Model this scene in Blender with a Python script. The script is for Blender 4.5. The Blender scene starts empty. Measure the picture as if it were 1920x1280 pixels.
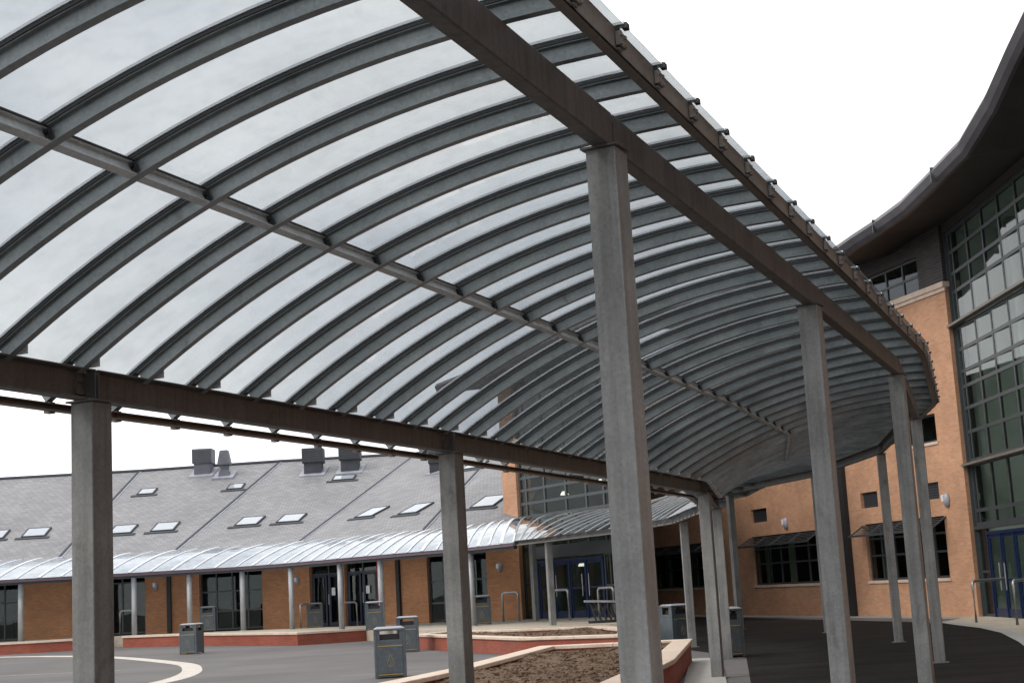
import bpy, math, random
import numpy as np
from mathutils import Vector, Matrix
random.seed(7)
S = bpy.context.scene
COL = S.collection
# ------------------------------------------------------------------ camera model
F = 2774.0                       # focal length in pixels of a 1920 px wide picture
TH, RO, EYE = 0.16418, -0.05634, 1.6
_f = np.array([0, math.cos(TH), math.sin(TH)]); _u0 = np.array([0, -math.sin(TH), math.cos(TH)]); _r0 = np.array([1.0, 0, 0])
CR = math.cos(RO) * _r0 + math.sin(RO) * _u0
CU = -math.sin(RO) * _r0 + math.cos(RO) * _u0
CF = _f
EYEP = np.array([0, 0, EYE])
def ray(px, py): return CF + (px - 960) / F * CR - (py - 640) / F * CU
def at_z(px, py, z=0.0):
    d = ray(px, py); return EYEP + d * ((z - EYE) / d[2])
def proj(P):
    P = np.asarray(P, float) - EYEP; w = P @ CF
    return np.stack([960 + F * (P @ CR) / w, 640 - F * (P @ CU) / w], -1)
def on_wall(px, py, A, B):
    """where the sight line meets the vertical plane through plan points A, B: (metres along A->B, height)"""
    A = np.array(A[:2], float); B = np.array(B[:2], float); t = (B - A) / np.linalg.norm(B - A); n = np.array([-t[1], t[0]])
    d = ray(px, py); k = (A @ n) / (d[:2] @ n); P = EYEP + d * k
    return float((P[:2] - A) @ t), float(P[2])

# ------------------------------------------------------------------ mesh builder
class MB:
    def __init__(s): s.v = []; s.f = []
    def quad(s, a, b, c, d):
        n = len(s.v); s.v += [tuple(a), tuple(b), tuple(c), tuple(d)]; s.f.append((n, n+1, n+2, n+3)); return s
    def poly(s, pts):
        n = len(s.v); s.v += [tuple(p) for p in pts]; s.f.append(tuple(range(n, n+len(pts)))); return s
    def box(s, c, x, y, z):
        """centre and three half-extent vectors"""
        c = np.array(c, float); x = np.array(x, float); y = np.array(y, float); z = np.array(z, float); n = len(s.v)
        for k in (-1, 1):
            for j in (-1, 1):
                for i in (-1, 1): s.v.append(tuple(c + i*x + j*y + k*z))
        s.f += [tuple(n+q for q in t) for t in ((0,2,3,1),(4,5,7,6),(0,1,5,4),(2,6,7,3),(0,4,6,2),(1,3,7,5))]; return s
    def abox(s, x0, x1, y0, y1, z0, z1):
        return s.box(((x0+x1)/2, (y0+y1)/2, (z0+z1)/2), ((x1-x0)/2,0,0), (0,(y1-y0)/2,0), (0,0,(z1-z0)/2))
    def loft(s, rings, cap=True, close=True):
        n0 = len(s.v); m = len(rings[0])
        for r in rings: s.v += [tuple(p) for p in r]
        for i in range(len(rings)-1):
            for j in range(m if close else m-1):
                k = (j+1) % m
                s.f.append((n0+i*m+j, n0+i*m+k, n0+(i+1)*m+k, n0+(i+1)*m+j))
        if cap and close:
            s.f.append(tuple(n0+j for j in reversed(range(m)))); s.f.append(tuple(n0+(len(rings)-1)*m+j for j in range(m)))
        return s
    def tube(s, pts, r, n=8):
        pts = [np.array(p, float) for p in pts]; rings = []
        for i, p in enumerate(pts):
            t = pts[min(i+1, len(pts)-1)] - pts[max(i-1, 0)]; t /= np.linalg.norm(t)
            a = np.cross(t, [0, 0, 1.0]); 
            if np.linalg.norm(a) < 1e-3: a = np.cross(t, [0, 1.0, 0]) if abs(t[1]) < .9 else np.cross(t, [1.0, 0, 0])
            a /= np.linalg.norm(a); b = np.cross(a, t)
            rr = r[i] if isinstance(r, (list, tuple)) else r
            rings.append([p + rr*(math.cos(2*math.pi*k/n)*a + math.sin(2*math.pi*k/n)*b) for k in range(n)])
        return s.loft(rings)
    def prism(s, poly, z0, z1):
        return s.loft([[(p[0], p[1], z0) for p in poly], [(p[0], p[1], z1) for p in poly]])
OFF = {}
def build(name, mb, mat, parent=None, smooth=False, local=False, bevel=0):
    off = np.zeros(3) if (parent is None or local) else OFF.get(parent.name, np.zeros(3))
    V = [tuple(np.array(v, float) - off) for v in mb.v]
    me = bpy.data.meshes.new(name); me.from_pydata(V, [], mb.f); me.update()
    uv = me.uv_layers.new(name='UVMap')
    for p in me.polygons:
        n = p.normal
        if abs(n.z) < 0.75:
            t = Vector((-n.y, n.x, 0)); t.normalize()
            for li in p.loop_indices:
                co = me.vertices[me.loops[li].vertex_index].co; uv.data[li].uv = (co.dot(t), co.z + off[2])
        else:
            for li in p.loop_indices:
                co = me.vertices[me.loops[li].vertex_index].co; uv.data[li].uv = (co.x, co.y)
        p.use_smooth = smooth
    me.materials.append(mat)
    o = bpy.data.objects.new(name, me); COL.objects.link(o)
    if parent is not None: o.parent = parent
    OFF[o.name] = off
    if bevel:
        m = o.modifiers.new('bevel', 'BEVEL'); m.width = bevel; m.segments = 2; m.limit_method = 'ANGLE'
    return o
def thing(name, loc, label, cat, group=None, rz=0):
    o = bpy.data.objects.new(name, None); o.empty_display_size = .3; COL.objects.link(o)
    o.location = loc; o.rotation_euler = (0, 0, rz); OFF[o.name] = np.array(loc, float); tag(o, label, cat, group); return o
def tag(o, label, cat, group=None):
    o['label'] = label; o['category'] = cat
    if group: o['group'] = group
def struct(name, mb, mat, smooth=False, kind='structure'):
    o = build(name, mb, mat, None, smooth); o['kind'] = kind; return o
def copy_tree(o, parent=None):
    c = o.copy(); COL.objects.link(c); c.parent = parent
    for ch in list(o.children): copy_tree(ch, c)
    return c

# ------------------------------------------------------------------ materials
def new_mat(name):
    m = bpy.data.materials.new(name); m.use_nodes = True; nt = m.node_tree; b = nt.nodes['Principled BSDF']; return m, nt, b
def N(nt, t, **k):
    n = nt.nodes.new(t)
    for a, v in k.items():
        if a.startswith('i_'): n.inputs[a[2:].replace('_', ' ')].default_value = v
        else: setattr(n, a, v)
    return n
def ramp(nt, src, stops):
    r = nt.nodes.new('ShaderNodeValToRGB'); e = r.color_ramp.elements
    while len(e) < len(stops): e.new(.5)
    for el, (p, c) in zip(e, stops): el.position = p; el.color = (*c, 1)
    nt.links.new(src, r.inputs[0]); return r.outputs[0]
def coords(nt, kind='Object', scale=(1, 1, 1)):
    tc = nt.nodes.new('ShaderNodeTexCoord'); mp = nt.nodes.new('ShaderNodeMapping'); mp.inputs['Scale'].default_value = scale
    nt.links.new(tc.outputs[kind], mp.inputs['Vector']); return mp.outputs[0]
def mixc(nt, a, b, fac, mode='MIX'):
    m = nt.nodes.new('ShaderNodeMix'); m.data_type = 'RGBA'; m.blend_type = mode
    for sock, val in ((m.inputs[0], fac), (m.inputs[6], a), (m.inputs[7], b)):
        if hasattr(val, 'is_linked') or isinstance(val, bpy.types.NodeSocket): nt.links.new(val, sock)
        else: sock.default_value = val if isinstance(val, (int, float)) else (*val, 1)
    return m.outputs[2]
def noisy(name, c0, c1, scale=4, rough=.6, metal=0, bump=0, stretch=(1, 1, 1), detail=6, spec=.5, fine=None, kind='Object'):
    m, nt, b = new_mat(name); v = coords(nt, kind, stretch)
    n = N(nt, 'ShaderNodeTexNoise', i_Scale=scale, i_Detail=detail, i_Roughness=.6); nt.links.new(v, n.inputs['Vector'])
    c = ramp(nt, n.outputs[0], [(.3, c0), (.7, c1)])
    if fine:
        n2 = N(nt, 'ShaderNodeTexNoise', i_Scale=fine[0], i_Detail=3); nt.links.new(v, n2.inputs['Vector'])
        g = ramp(nt, n2.outputs[0], [(.3, (1-fine[1],)*3), (.7, (1+fine[1],)*3)]); c = mixc(nt, c, g, 1.0, 'MULTIPLY')
    nt.links.new(c, b.inputs['Base Color'])
    b.inputs['Roughness'].default_value = rough; b.inputs['Metallic'].default_value = metal; b.inputs['Specular IOR Level'].default_value = spec
    if bump:
        bp = N(nt, 'ShaderNodeBump', i_Strength=bump, i_Distance=.02)
        nb = N(nt, 'ShaderNodeTexNoise', i_Scale=(fine[0] if fine else scale*8), i_Detail=4); nt.links.new(v, nb.inputs['Vector'])
        nt.links.new(nb.outputs[0], bp.inputs['Height']); nt.links.new(bp.outputs[0], b.inputs['Normal'])
    return m
def galv(name, lo, hi, rough=.5, metal=.25, streak=True):
    m, nt, b = new_mat(name); v = coords(nt)
    n = N(nt, 'ShaderNodeTexNoise', i_Scale=2.2, i_Detail=8, i_Roughness=.65); nt.links.new(v, n.inputs['Vector'])
    c = ramp(nt, n.outputs[0], [(.25, lo), (.55, tuple((a+d)/2 for a, d in zip(lo, hi))), (.8, hi)])
    vo = N(nt, 'ShaderNodeTexVoronoi', i_Scale=55); nt.links.new(v, vo.inputs['Vector'])
    c = mixc(nt, c, ramp(nt, vo.outputs['Color'], [(0, (.86,)*3), (1, (1.1,)*3)]), 1.0, 'MULTIPLY')
    if streak:
        v2 = coords(nt, 'Object', (14, 14, .7)); s = N(nt, 'ShaderNodeTexNoise', i_Scale=1, i_Detail=5, i_Roughness=.6); nt.links.new(v2, s.inputs['Vector'])
        c = mixc(nt, c, ramp(nt, s.outputs[0], [(.35, (.7, .69, .67)), (.55, (1, 1, 1)), (.78, (1.18, 1.18, 1.18))]), .8, 'MULTIPLY')
    sm = N(nt, 'ShaderNodeTexNoise', i_Scale=3.1, i_Detail=9, i_Roughness=.72, i_Distortion=.8); nt.links.new(coords(nt, 'Object', (1, 1, .55)), sm.inputs['Vector'])
    c = mixc(nt, c, ramp(nt, sm.outputs[0], [(.30, (.55, .54, .53)), (.42, (.92, .92, .92)), (.62, (1, 1, 1)), (.74, (1.22, 1.22, 1.22))]), 1.0, 'MULTIPLY')
    nt.links.new(c, b.inputs['Base Color']); b.inputs['Metallic'].default_value = metal
    r = ramp(nt, n.outputs[0], [(.3, (rough-.1,)*3), (.7, (rough+.15,)*3)]); nt.links.new(r, b.inputs['Roughness'])
    bp = N(nt, 'ShaderNodeBump', i_Strength=.12, i_Distance=.004); nt.links.new(vo.outputs['Distance'], bp.inputs['Height']); nt.links.new(bp.outputs[0], b.inputs['Normal'])
    return m
def brick(name, c1, c2, mortar, w=.225, h=.075):
    m, nt, b = new_mat(name); v = coords(nt, 'UV')
    br = N(nt, 'ShaderNodeTexBrick', i_Scale=1.0); nt.links.new(v, br.inputs['Vector'])
    br.inputs['Color1'].default_value = (*c1, 1); br.inputs['Color2'].default_value = (*c2, 1); br.inputs['Mortar'].default_value = (*mortar, 1)
    br.inputs['Brick Width'].default_value = w; br.inputs['Row Height'].default_value = h; br.inputs['Mortar Size'].default_value = .006; br.inputs['Mortar Smooth'].default_value = .3; br.inputs['Bias'].default_value = -.1
    n = N(nt, 'ShaderNodeTexNoise', i_Scale=.7, i_Detail=6, i_Roughness=.65); nt.links.new(v, n.inputs['Vector'])
    c = mixc(nt, br.outputs[0], ramp(nt, n.outputs[0], [(.3, (.78, .76, .74)), (.7, (1.14, 1.12, 1.1))]), 1.0, 'MULTIPLY')
    v2 = coords(nt, 'UV', (2.2, 9, 1)); n2 = N(nt, 'ShaderNodeTexNoise', i_Scale=2, i_Detail=2); nt.links.new(v2, n2.inputs['Vector'])
    c = mixc(nt, c, ramp(nt, n2.outputs[0], [(.3, (.92, .91, .91)), (.7, (1.05, 1.05, 1.05))]), 1.0, 'MULTIPLY')
    nt.links.new(c, b.inputs['Base Color']); b.inputs['Roughness'].default_value = .85
    bp = N(nt, 'ShaderNodeBump', i_Strength=.5, i_Distance=.01); bp.invert = True; nt.links.new(br.outputs[1], bp.inputs['Height']); nt.links.new(bp.outputs[0], b.inputs['Normal'])
    return m
def plain(name, c, rough=.5, metal=0, spec=.5):
    return noisy(name, tuple(x*.88 for x in c), tuple(min(1, x*1.1) for x in c), 5, rough, metal, spec=spec)
def glass(name, tint, refl_rough=.02, haze=0.0, hazec=(.8, .82, .84), ior=1.5, wavy=0, gloss=(.95, .97, .98), stain=0):
    """clear sheet: tinted see-through + Fresnel mirror, plus a share of dusty/opal diffusion"""
    m = bpy.data.materials.new(name); m.use_nodes = True; nt = m.node_tree; nt.nodes.clear()
    out = nt.nodes.new('ShaderNodeOutputMaterial'); tr = N(nt, 'ShaderNodeBsdfTransparent'); tr.inputs[0].default_value = (*tint, 1)
    
    if stain:      # rain-washed dirt film: soft blotches and run marks
        v = coords(nt, 'Object', (1, 1, 1)); a1 = N(nt, 'ShaderNodeTexNoise', i_Scale=.9, i_Detail=6, i_Roughness=.6); nt.links.new(v, a1.inputs['Vector']); v3 = coords(nt, 'Object', (9, 9, 1.2)); a2 = N(nt, 'ShaderNodeTexNoise', i_Scale=.8, i_Detail=4); nt.links.new(v3, a2.inputs['Vector'])
        c = ramp(nt, a1.outputs[0], [(.32, tuple(x*(1-stain) for x in tint)), (.62, tint)]); c = mixc(nt, c, ramp(nt, a2.outputs[0], [(.3, (1-stain*.6,)*3), (.55, (1, 1, 1))]), 1.0, 'MULTIPLY'); nt.links.new(c, tr.inputs[0])
    gl = N(nt, 'ShaderNodeBsdfGlossy'); gl.inputs['Roughness'].default_value = refl_rough; gl.inputs[0].default_value = (*gloss, 1)
    fr = N(nt, 'ShaderNodeFresnel'); ge = nt.nodes.new('ShaderNodeNewGeometry'); mr = nt.nodes.new('ShaderNodeMapRange'); mr.inputs[3].default_value = ior; mr.inputs[4].default_value = 1/ior   # same mirror strength from both sides of the sheet
    nt.links.new(ge.outputs['Backfacing'], mr.inputs[0]); nt.links.new(mr.outputs[0], fr.inputs['IOR']); base = tr.outputs[0]
    if haze:
        df = N(nt, 'ShaderNodeBsdfDiffuse'); df.inputs[0].default_value = (*hazec, 1); tl = N(nt, 'ShaderNodeBsdfTranslucent'); tl.inputs[0].default_value = (*hazec, 1)
        a = nt.nodes.new('ShaderNodeMixShader'); a.inputs[0].default_value = .5; nt.links.new(df.outputs[0], a.inputs[1]); nt.links.new(tl.outputs[0], a.inputs[2])
        v = coords(nt); n = N(nt, 'ShaderNodeTexNoise', i_Scale=1.3, i_Detail=7, i_Roughness=.65); nt.links.new(v, n.inputs['Vector'])
        h = ramp(nt, n.outputs[0], [(.3, (haze*.55,)*3), (.7, (haze*1.45,)*3)])
        mx = nt.nodes.new('ShaderNodeMixShader'); nt.links.new(h, mx.inputs[0]); nt.links.new(tr.outputs[0], mx.inputs[1]); nt.links.new(a.outputs[0], mx.inputs[2]); base = mx.outputs[0]
    if wavy:
        v = coords(nt); n = N(nt, 'ShaderNodeTexNoise', i_Scale=1.1, i_Detail=1); nt.links.new(v, n.inputs['Vector'])
        bp = N(nt, 'ShaderNodeBump', i_Strength=wavy, i_Distance=.02); nt.links.new(n.outputs[0], bp.inputs['Height']); nt.links.new(bp.outputs[0], gl.inputs['Normal'])
    m2 = nt.nodes.new('ShaderNodeMixShader'); nt.links.new(fr.outputs[0], m2.inputs[0]); nt.links.new(base, m2.inputs[1]); nt.links.new(gl.outputs[0], m2.inputs[2]); nt.links.new(m2.outputs[0], out.inputs[0])
    return m

M = {}
M['column'] = galv('galvanised_column', (.175, .178, .175), (.33, .332, .326), .5, .2)
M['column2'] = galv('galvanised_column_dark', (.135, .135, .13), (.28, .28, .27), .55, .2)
M['beam'] = galv('weathered_beam_steel', (.105, .101, .097), (.19, .182, .175), .5, .2)
M['rib'] = galv('galvanised_rib', (.175, .197, .203), (.39, .422, .43), .38, .5, False)
M['purlin'] = galv('purlin_steel', (.46, .52, .535), (.70, .76, .775), .4, .2, False)
M['eave'] = galv('eave_channel_steel', (.15, .132, .115), (.26, .23, .20), .5, .2, False)
M['black'] = plain('black_rubber', (.018, .018, .019), .6)
M['alu'] = noisy('mill_aluminium', (.50, .52, .54), (.66, .67, .68), 8, .35, .5)
M['bolt'] = plain('dark_bolt', (.05, .05, .05), .5, .4)
M['panel'] = glass('clear_glazing_sheet', (.712, .731, .745), .03, .022, (.78, .82, .84), stain=.07)
M['panel_white'] = glass('opal_glazing_sheet', (.5, .55, .6), .12, .5, (.80, .86, .94))
M['white_bar'] = noisy('white_glazing_bar', (.74, .75, .77), (.84, .85, .86), 6, .4)
M['purple_rail'] = plain('purple_painted_rail', (.12, .075, .095), .45)
M['post'] = galv('pale_grey_post', (.30, .31, .32), (.44, .45, .46), .45, .15)
M['brick'] = brick('orange_brick', (.55, .30, .18), (.47, .245, .14), (.46, .33, .23))
M['brick_low'] = brick('buff_orange_brick', (.47, .222, .105), (.385, .172, .08), (.38, .24, .145))
M['redwall'] = brick('red_brick_wall', (.30, .075, .045), (.24, .06, .036), (.26, .10, .07))
M['coping'] = noisy('cream_stone_coping', (.52, .40, .31), (.66, .53, .43), 3, .75, bump=.15, fine=(40, .12))
M['paving'] = noisy('buff_paving', (.36, .31, .24), (.48, .42, .34), 1.2, .85, bump=.2, fine=(14, .18))
M['concrete'] = noisy('pale_concrete', (.30, .29, .27), (.44, .42, .39), 2, .85, bump=.2, fine=(30, .15), stretch=(1, 3, 1))
M['slate'] = None
M['frame'] = plain('dark_window_frame', (.045, .05, .055), .4)
M['frame_grey'] = plain('slate_grey_frame', (.048, .056, .06), .4)
M['blue'] = plain('blue_door_paint', (.007, .020, .064), .35)
M['navy'] = plain('navy_door_paint', (.012, .02, .045), .4)
M['glass'] = glass('window_glass', (.80, .84, .82), .01, wavy=.02, ior=1.6, gloss=(.62, .62, .63))
M['dglass'] = glass('dark_window_glass', (.72, .76, .74), .01, wavy=.1, ior=1.5, gloss=(.6, .65, .64))
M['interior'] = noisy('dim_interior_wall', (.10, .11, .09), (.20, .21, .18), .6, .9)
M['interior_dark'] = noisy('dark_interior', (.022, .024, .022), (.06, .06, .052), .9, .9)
M['hall'] = noisy('pale_hall_wall', (.52, .58, .54), (.70, .75, .71), .6, .9)
M['blind'] = plain('pale_green_blind', (.36, .44, .30), .8)
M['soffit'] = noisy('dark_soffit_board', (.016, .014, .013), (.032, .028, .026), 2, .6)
M['fascia'] = noisy('purple_grey_fascia', (.05, .046, .053), (.085, .078, .088), 1.2, .45, .15)
M['bin'] = noisy('blue_grey_bin_paint', (.055, .07, .082), (.085, .10, .112), 5, .42, .1, fine=(30, .15))
M['binlid'] = noisy('pale_worn_lid', (.22, .22, .25), (.40, .39, .42), 4, .5)
M['gold'] = plain('gold_lettering', (.42, .28, .07), .5, .2)
M['orange'] = plain('orange_sticker', (.55, .20, .06), .6)
M['steel'] = noisy('brushed_steel_rail', (.30, .30, .31), (.45, .45, .46), 9, .35, .6)
M['louvre'] = plain('charcoal_louvre', (.05, .052, .06), .5)
M['lamp'] = plain('grey_lamp_casing', (.34, .34, .37), .35)
M['lens'] = plain('white_lamp_lens', (.75, .75, .78), .25)
M['skyglass'] = plain('skylight_glass', (.34, .37, .41), .04, 0, .9)
M['vent'] = noisy('dark_vent_cladding', (.028, .03, .037), (.05, .054, .064), 2, .75)
M['vent2'] = noisy('grey_vent_cowl', (.07, .074, .09), (.115, .12, .14), 2, .6)
M['lead'] = noisy('lead_flashing', (.22, .23, .27), (.34, .35, .40), 3, .5)
M['red'] = plain('red_panel', (.35, .03, .02), .5)
M['paper'] = plain('white_notice_paper', (.7, .7, .68), .7)
M['marking'] = noisy('worn_pale_line', (.44, .39, .34), (.62, .57, .51), 2.5, .8, fine=(25, .2))
def timber():
    m, nt, b = new_mat('dark_timber_cladding'); v = coords(nt, 'UV')
    w = N(nt, 'ShaderNodeTexWave', i_Scale=3.3, i_Distortion=.4); w.bands_direction = 'Y'; nt.links.new(v, w.inputs['Vector'])
    n = N(nt, 'ShaderNodeTexNoise', i_Scale=2, i_Detail=5); v2 = coords(nt, 'UV', (1, 12, 1)); nt.links.new(v2, n.inputs['Vector'])
    c = ramp(nt, n.outputs[0], [(.3, (.028, .024, .024)), (.7, (.07, .06, .06))])
    c = mixc(nt, c, ramp(nt, w.outputs[0], [(0, (.35,)*3), (.18, (1, 1, 1))]), 1.0, 'MULTIPLY'); nt.links.new(c, b.inputs['Base Color']); b.inputs['Roughness'].default_value = .75
    return m
M['timber'] = timber()
def slate():
    m, nt, b = new_mat('grey_roof_slate'); v = coords(nt, 'UV', (1, 1, 1))
    br = N(nt, 'ShaderNodeTexBrick', i_Scale=1.0); nt.links.new(v, br.inputs['Vector'])
    br.inputs['Color1'].default_value = (.187, .184, .190, 1); br.inputs['Color2'].default_value = (.246, .243, .249, 1); br.inputs['Mortar'].default_value = (.12, .115, .125, 1)
    br.inputs['Brick Width'].default_value = .3; br.inputs['Row Height'].default_value = .22; br.inputs['Mortar Size'].default_value = .012
    n = N(nt, 'ShaderNodeTexNoise', i_Scale=.35, i_Detail=7, i_Roughness=.6); nt.links.new(v, n.inputs['Vector'])
    c = mixc(nt, br.outputs[0], ramp(nt, n.outputs[0], [(.3, (.84, .84, .85)), (.7, (1.12, 1.11, 1.11))]), 1.0, 'MULTIPLY')
    nt.links.new(c, b.inputs['Base Color']); b.inputs['Roughness'].default_value = .6
    bp = N(nt, 'ShaderNodeBump', i_Strength=.5, i_Distance=.02); nt.links.new(br.outputs[0], bp.inputs['Height']); nt.links.new(bp.outputs[0], b.inputs['Normal'])
    return m
M['slate'] = slate()
def asphalt():
    m, nt, b = new_mat('worn_asphalt'); v = coords(nt)
    a = N(nt, 'ShaderNodeTexNoise', i_Scale=.22, i_Detail=8, i_Roughness=.6); nt.links.new(v, a.inputs['Vector'])
    f = N(nt, 'ShaderNodeTexNoise', i_Scale=45, i_Detail=4); nt.links.new(v, f.inputs['Vector'])
    v2 = coords(nt, 'Object', (.12, 1.6, 1)); s = N(nt, 'ShaderNodeTexNoise', i_Scale=1, i_Detail=6, i_Distortion=1.2); nt.links.new(v2, s.inputs['Vector'])
    c = ramp(nt, a.outputs[0], [(.3, (.098, .091, .089)), (.7, (.155, .144, .140))])
    c = mixc(nt, c, ramp(nt, f.outputs[0], [(.3, (.7,)*3), (.7, (1.3,)*3)]), 1.0, 'MULTIPLY')
    c = mixc(nt, c, ramp(nt, s.outputs[0], [(.3, (.8, .8, .8)), (.6, (1, 1, 1)), (.8, (1.3, 1.27, 1.25))]), .8, 'MULTIPLY')
    nt.links.new(c, b.inputs['Base Color']); b.inputs['Roughness'].default_value = .82; b.inputs['Specular IOR Level'].default_value = .35
    bp = N(nt, 'ShaderNodeBump', i_Strength=.5, i_Distance=.01); nt.links.new(f.outputs[0], bp.inputs['Height']); nt.links.new(bp.outputs[0], b.inputs['Normal'])
    return m
M['asphalt'] = asphalt()
M['dark_asphalt'] = noisy('new_asphalt_with_shade', (.011, .0098, .009), (.027, .024, .022), .8, .9, bump=.4, stretch=(.5, 1.6, 1), spec=.08, fine=(28, .3))  # newer asphalt plus the shade under the canopy, both put into this colour
def soil():
    m, nt, b = new_mat('bark_mulch_soil'); v = coords(nt)
    a = N(nt, 'ShaderNodeTexNoise', i_Scale=40, i_Detail=6, i_Roughness=.7); nt.links.new(v, a.inputs['Vector'])
    vo = N(nt, 'ShaderNodeTexVoronoi', i_Scale=60); nt.links.new(v, vo.inputs['Vector'])
    c = ramp(nt, a.outputs[0], [(.3, (.045, .029, .018)), (.55, (.12, .075, .045)), (.75, (.24, .165, .10))])
    c = mixc(nt, c, ramp(nt, vo.outputs['Color'], [(0, (.6,)*3), (1, (1.5, 1.45, 1.4))]), 1.0, 'MULTIPLY')
    nt.links.new(c, b.inputs['Base Color']); b.inputs['Roughness'].default_value = .95
    return m
M['soil'] = soil()
M['leaf'] = noisy('leaf_green', (.03, .05, .02), (.07, .10, .04), 3, .6)
M['bark'] = noisy('bark', (.05, .04, .03), (.1, .08, .06), 5, .9)

# ------------------------------------------------------------------ ground
def sst(t): t = max(0., min(1., t)); return t*t*(3-2*t)
def gz(x, y): return .16 * sst((-x-5)/10) * sst((y-42)/14)
def fx(p, k=.0105): return (p[0]-k*p[1], *p[1:])
def fxs(P, k=.0105): return [fx(p, k) for p in P]
def ground():
    mb = MB(); xs = [-400, -150, -70, -45] + [x for x in range(-34, 22, 2)] + [30, 60, 150, 400]; ys = [-200, -60, -20, -6] + [y for y in range(0, 70, 2)] + [85, 120, 200, 600]
    for y in ys:
        for x in xs: mb.v.append((x, y, gz(x, y)))
    w = len(xs)
    for j in range(len(ys)-1):
        for i in range(w-1): mb.f.append((j*w+i, j*w+i+1, (j+1)*w+i+1, (j+1)*w+i))
    struct('ground', mb, M['asphalt'], True)
ground()
def band(pts, w, dz=.004):
    """flat strip of width w along plan points, draped on the ground"""
    P = [np.array(p, float) for p in pts]; mb = MB(); L = []
    for i, p in enumerate(P):
        t = P[min(i+1, len(P)-1)] - P[max(i-1, 0)]; t /= np.linalg.norm(t); n = np.array([-t[1], t[0]])
        a, b = p + n*w/2, p - n*w/2; L.append(((*a, gz(*a)+dz), (*b, gz(*b)+dz)))
    for i in range(len(L)-1): mb.quad(L[i][1], L[i+1][1], L[i+1][0], L[i][0])
    return mb
def catmull(P, n=8):
    P = [np.array(p, float) for p in P]; out = []
    for i in range(len(P)-1):
        a, b, c, d = P[max(i-1, 0)], P[i], P[i+1], P[min(i+2, len(P)-1)]
        for k in range(n):
            t = k/n; out.append(.5*((2*b)+(c-a)*t+(2*a-5*b+4*c-d)*t*t+(3*b-a-3*c+d)*t**3))
    return out + [P[-1]]
arc = [(-27, 56.6), (-19.2, 54.5), (-13.4, 49.6), (-9.6, 43.2), (-8.1, 38.3), (-7.55, 34.1), (-7.9, 31), (-9, 28), (-12, 25)]
struct('painted_line', band(catmull(fxs(arc, .0122)), .5), M['marking'])
struct('painted_line', band(catmull(fxs([(-23, 41.5), (-16, 41.2), (-10.5, 40.2)])), .10), M['marking'])

# ------------------------------------------------------------------ walkway canopy (ring round the courtyard)
D = np.array([.3735, .9276]); Q = np.array([.9276, -.3735])
L1 = np.array([-2.69, 9.31])
INNER = [L1 - 5.33*D, L1, np.array([-.65, 14.24]), np.array([1.40, 19.7]), np.array([2.96, 24.0]), np.array([3.85, 29.4]), np.array([3.78, 35.0]), np.array([2.72, 40.1]), np.array([.74, 44.7])]
OUTER = [L1 - 5.33*D + 3.51*Q, np.array([.59, 8.06]), np.array([2.75, 13.39]), np.array([4.87, 18.73]), np.array([6.68, 24.72]), np.array([7.82, 32.0]), np.array([7.7, 38.8]), np.array([6.3, 44.9]), np.array([3.25, 48.6]), np.array([.3, 52.0])]
IEND = np.array([-.25, 46.5])
OY = [p[1] for p in OUTER]; OX = [p[0] for p in OUTER]
def outer_at(y): return np.array([np.interp(y, OY, OX), y])
stO = [OUTER[0], L1 + 3.51*Q, np.array([2.68, 13.2]), outer_at(18.75), outer_at(24.72), outer_at(30.0), outer_at(35.3), outer_at(41.4), outer_at(47.3), outer_at(52.0)]
stI = INNER + [IEND]
stO[1] = outer_at(8.0); stO[2] = outer_at(13.1)
WID = 3.51
def prof(u): return 4.235 - 1.125 * (max(0.0, 4.0-u) / 3.94) ** 2.2
U0, U1 = -.25, 3.90
ribs = []          # (inner plan point, outer plan point, station index)
for k in range(len(stI)-1):
    n = max(2, round(np.linalg.norm(stI[k+1]-stI[k]) / .69)) if k != 0 else 8
    if k == len(stI)-2: n = 4
    for j in range(n):
        sh = -.12 * (1 - sst((k + j/n - 3)/2))
        ribs.append((stI[k] + (stI[k+1]-stI[k])*j/n + D*sh, outer_at(stO[k][1] + (stO[k+1][1]-stO[k][1])*j/n + D[1]*sh), k))
ribs.append((stI[-1], stO[-1], len(stI)-1))
canopy = thing('walkway_canopy', (1.0, 14.0, 0), 'long curved steel walkway canopy with arched ribs and clear glazing on square columns', 'canopy')
def rib_path(A, B, us, dz=0.0):
    """points, lateral and in-plane normal along a rib; dz lifts along the normal"""
    e = (B-A); w = np.linalg.norm(e); e = e/w; sc = w/WID; out = []; drop = .45*sst((A[1]-39.5)/5.5) if A[0] > -.3 else 0   # the roof falls towards the low terrace canopy
    for u in us:
        s = (prof(u+.01)-prof(u-.01))/.02/sc; n = np.array([-s*e[0], -s*e[1], 1.0]); n /= np.linalg.norm(n)
        p = np.array([*(A + e*u*sc), prof(u) - drop*max(0, u)/WID]) + n*dz
        out.append((p, np.array([e[1], -e[0], 0.0]), n))
    return out
def sweep(mb, path, w, h, lat=0.0, up=0.0):
    rings = []
    for p, l, n in path:
        c = p + l*lat + n*up
        rings.append([c - l*w/2, c + l*w/2, c + l*w/2 + n*h, c - l*w/2 + n*h])
    return mb.loft(rings)
RD = .098
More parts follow.
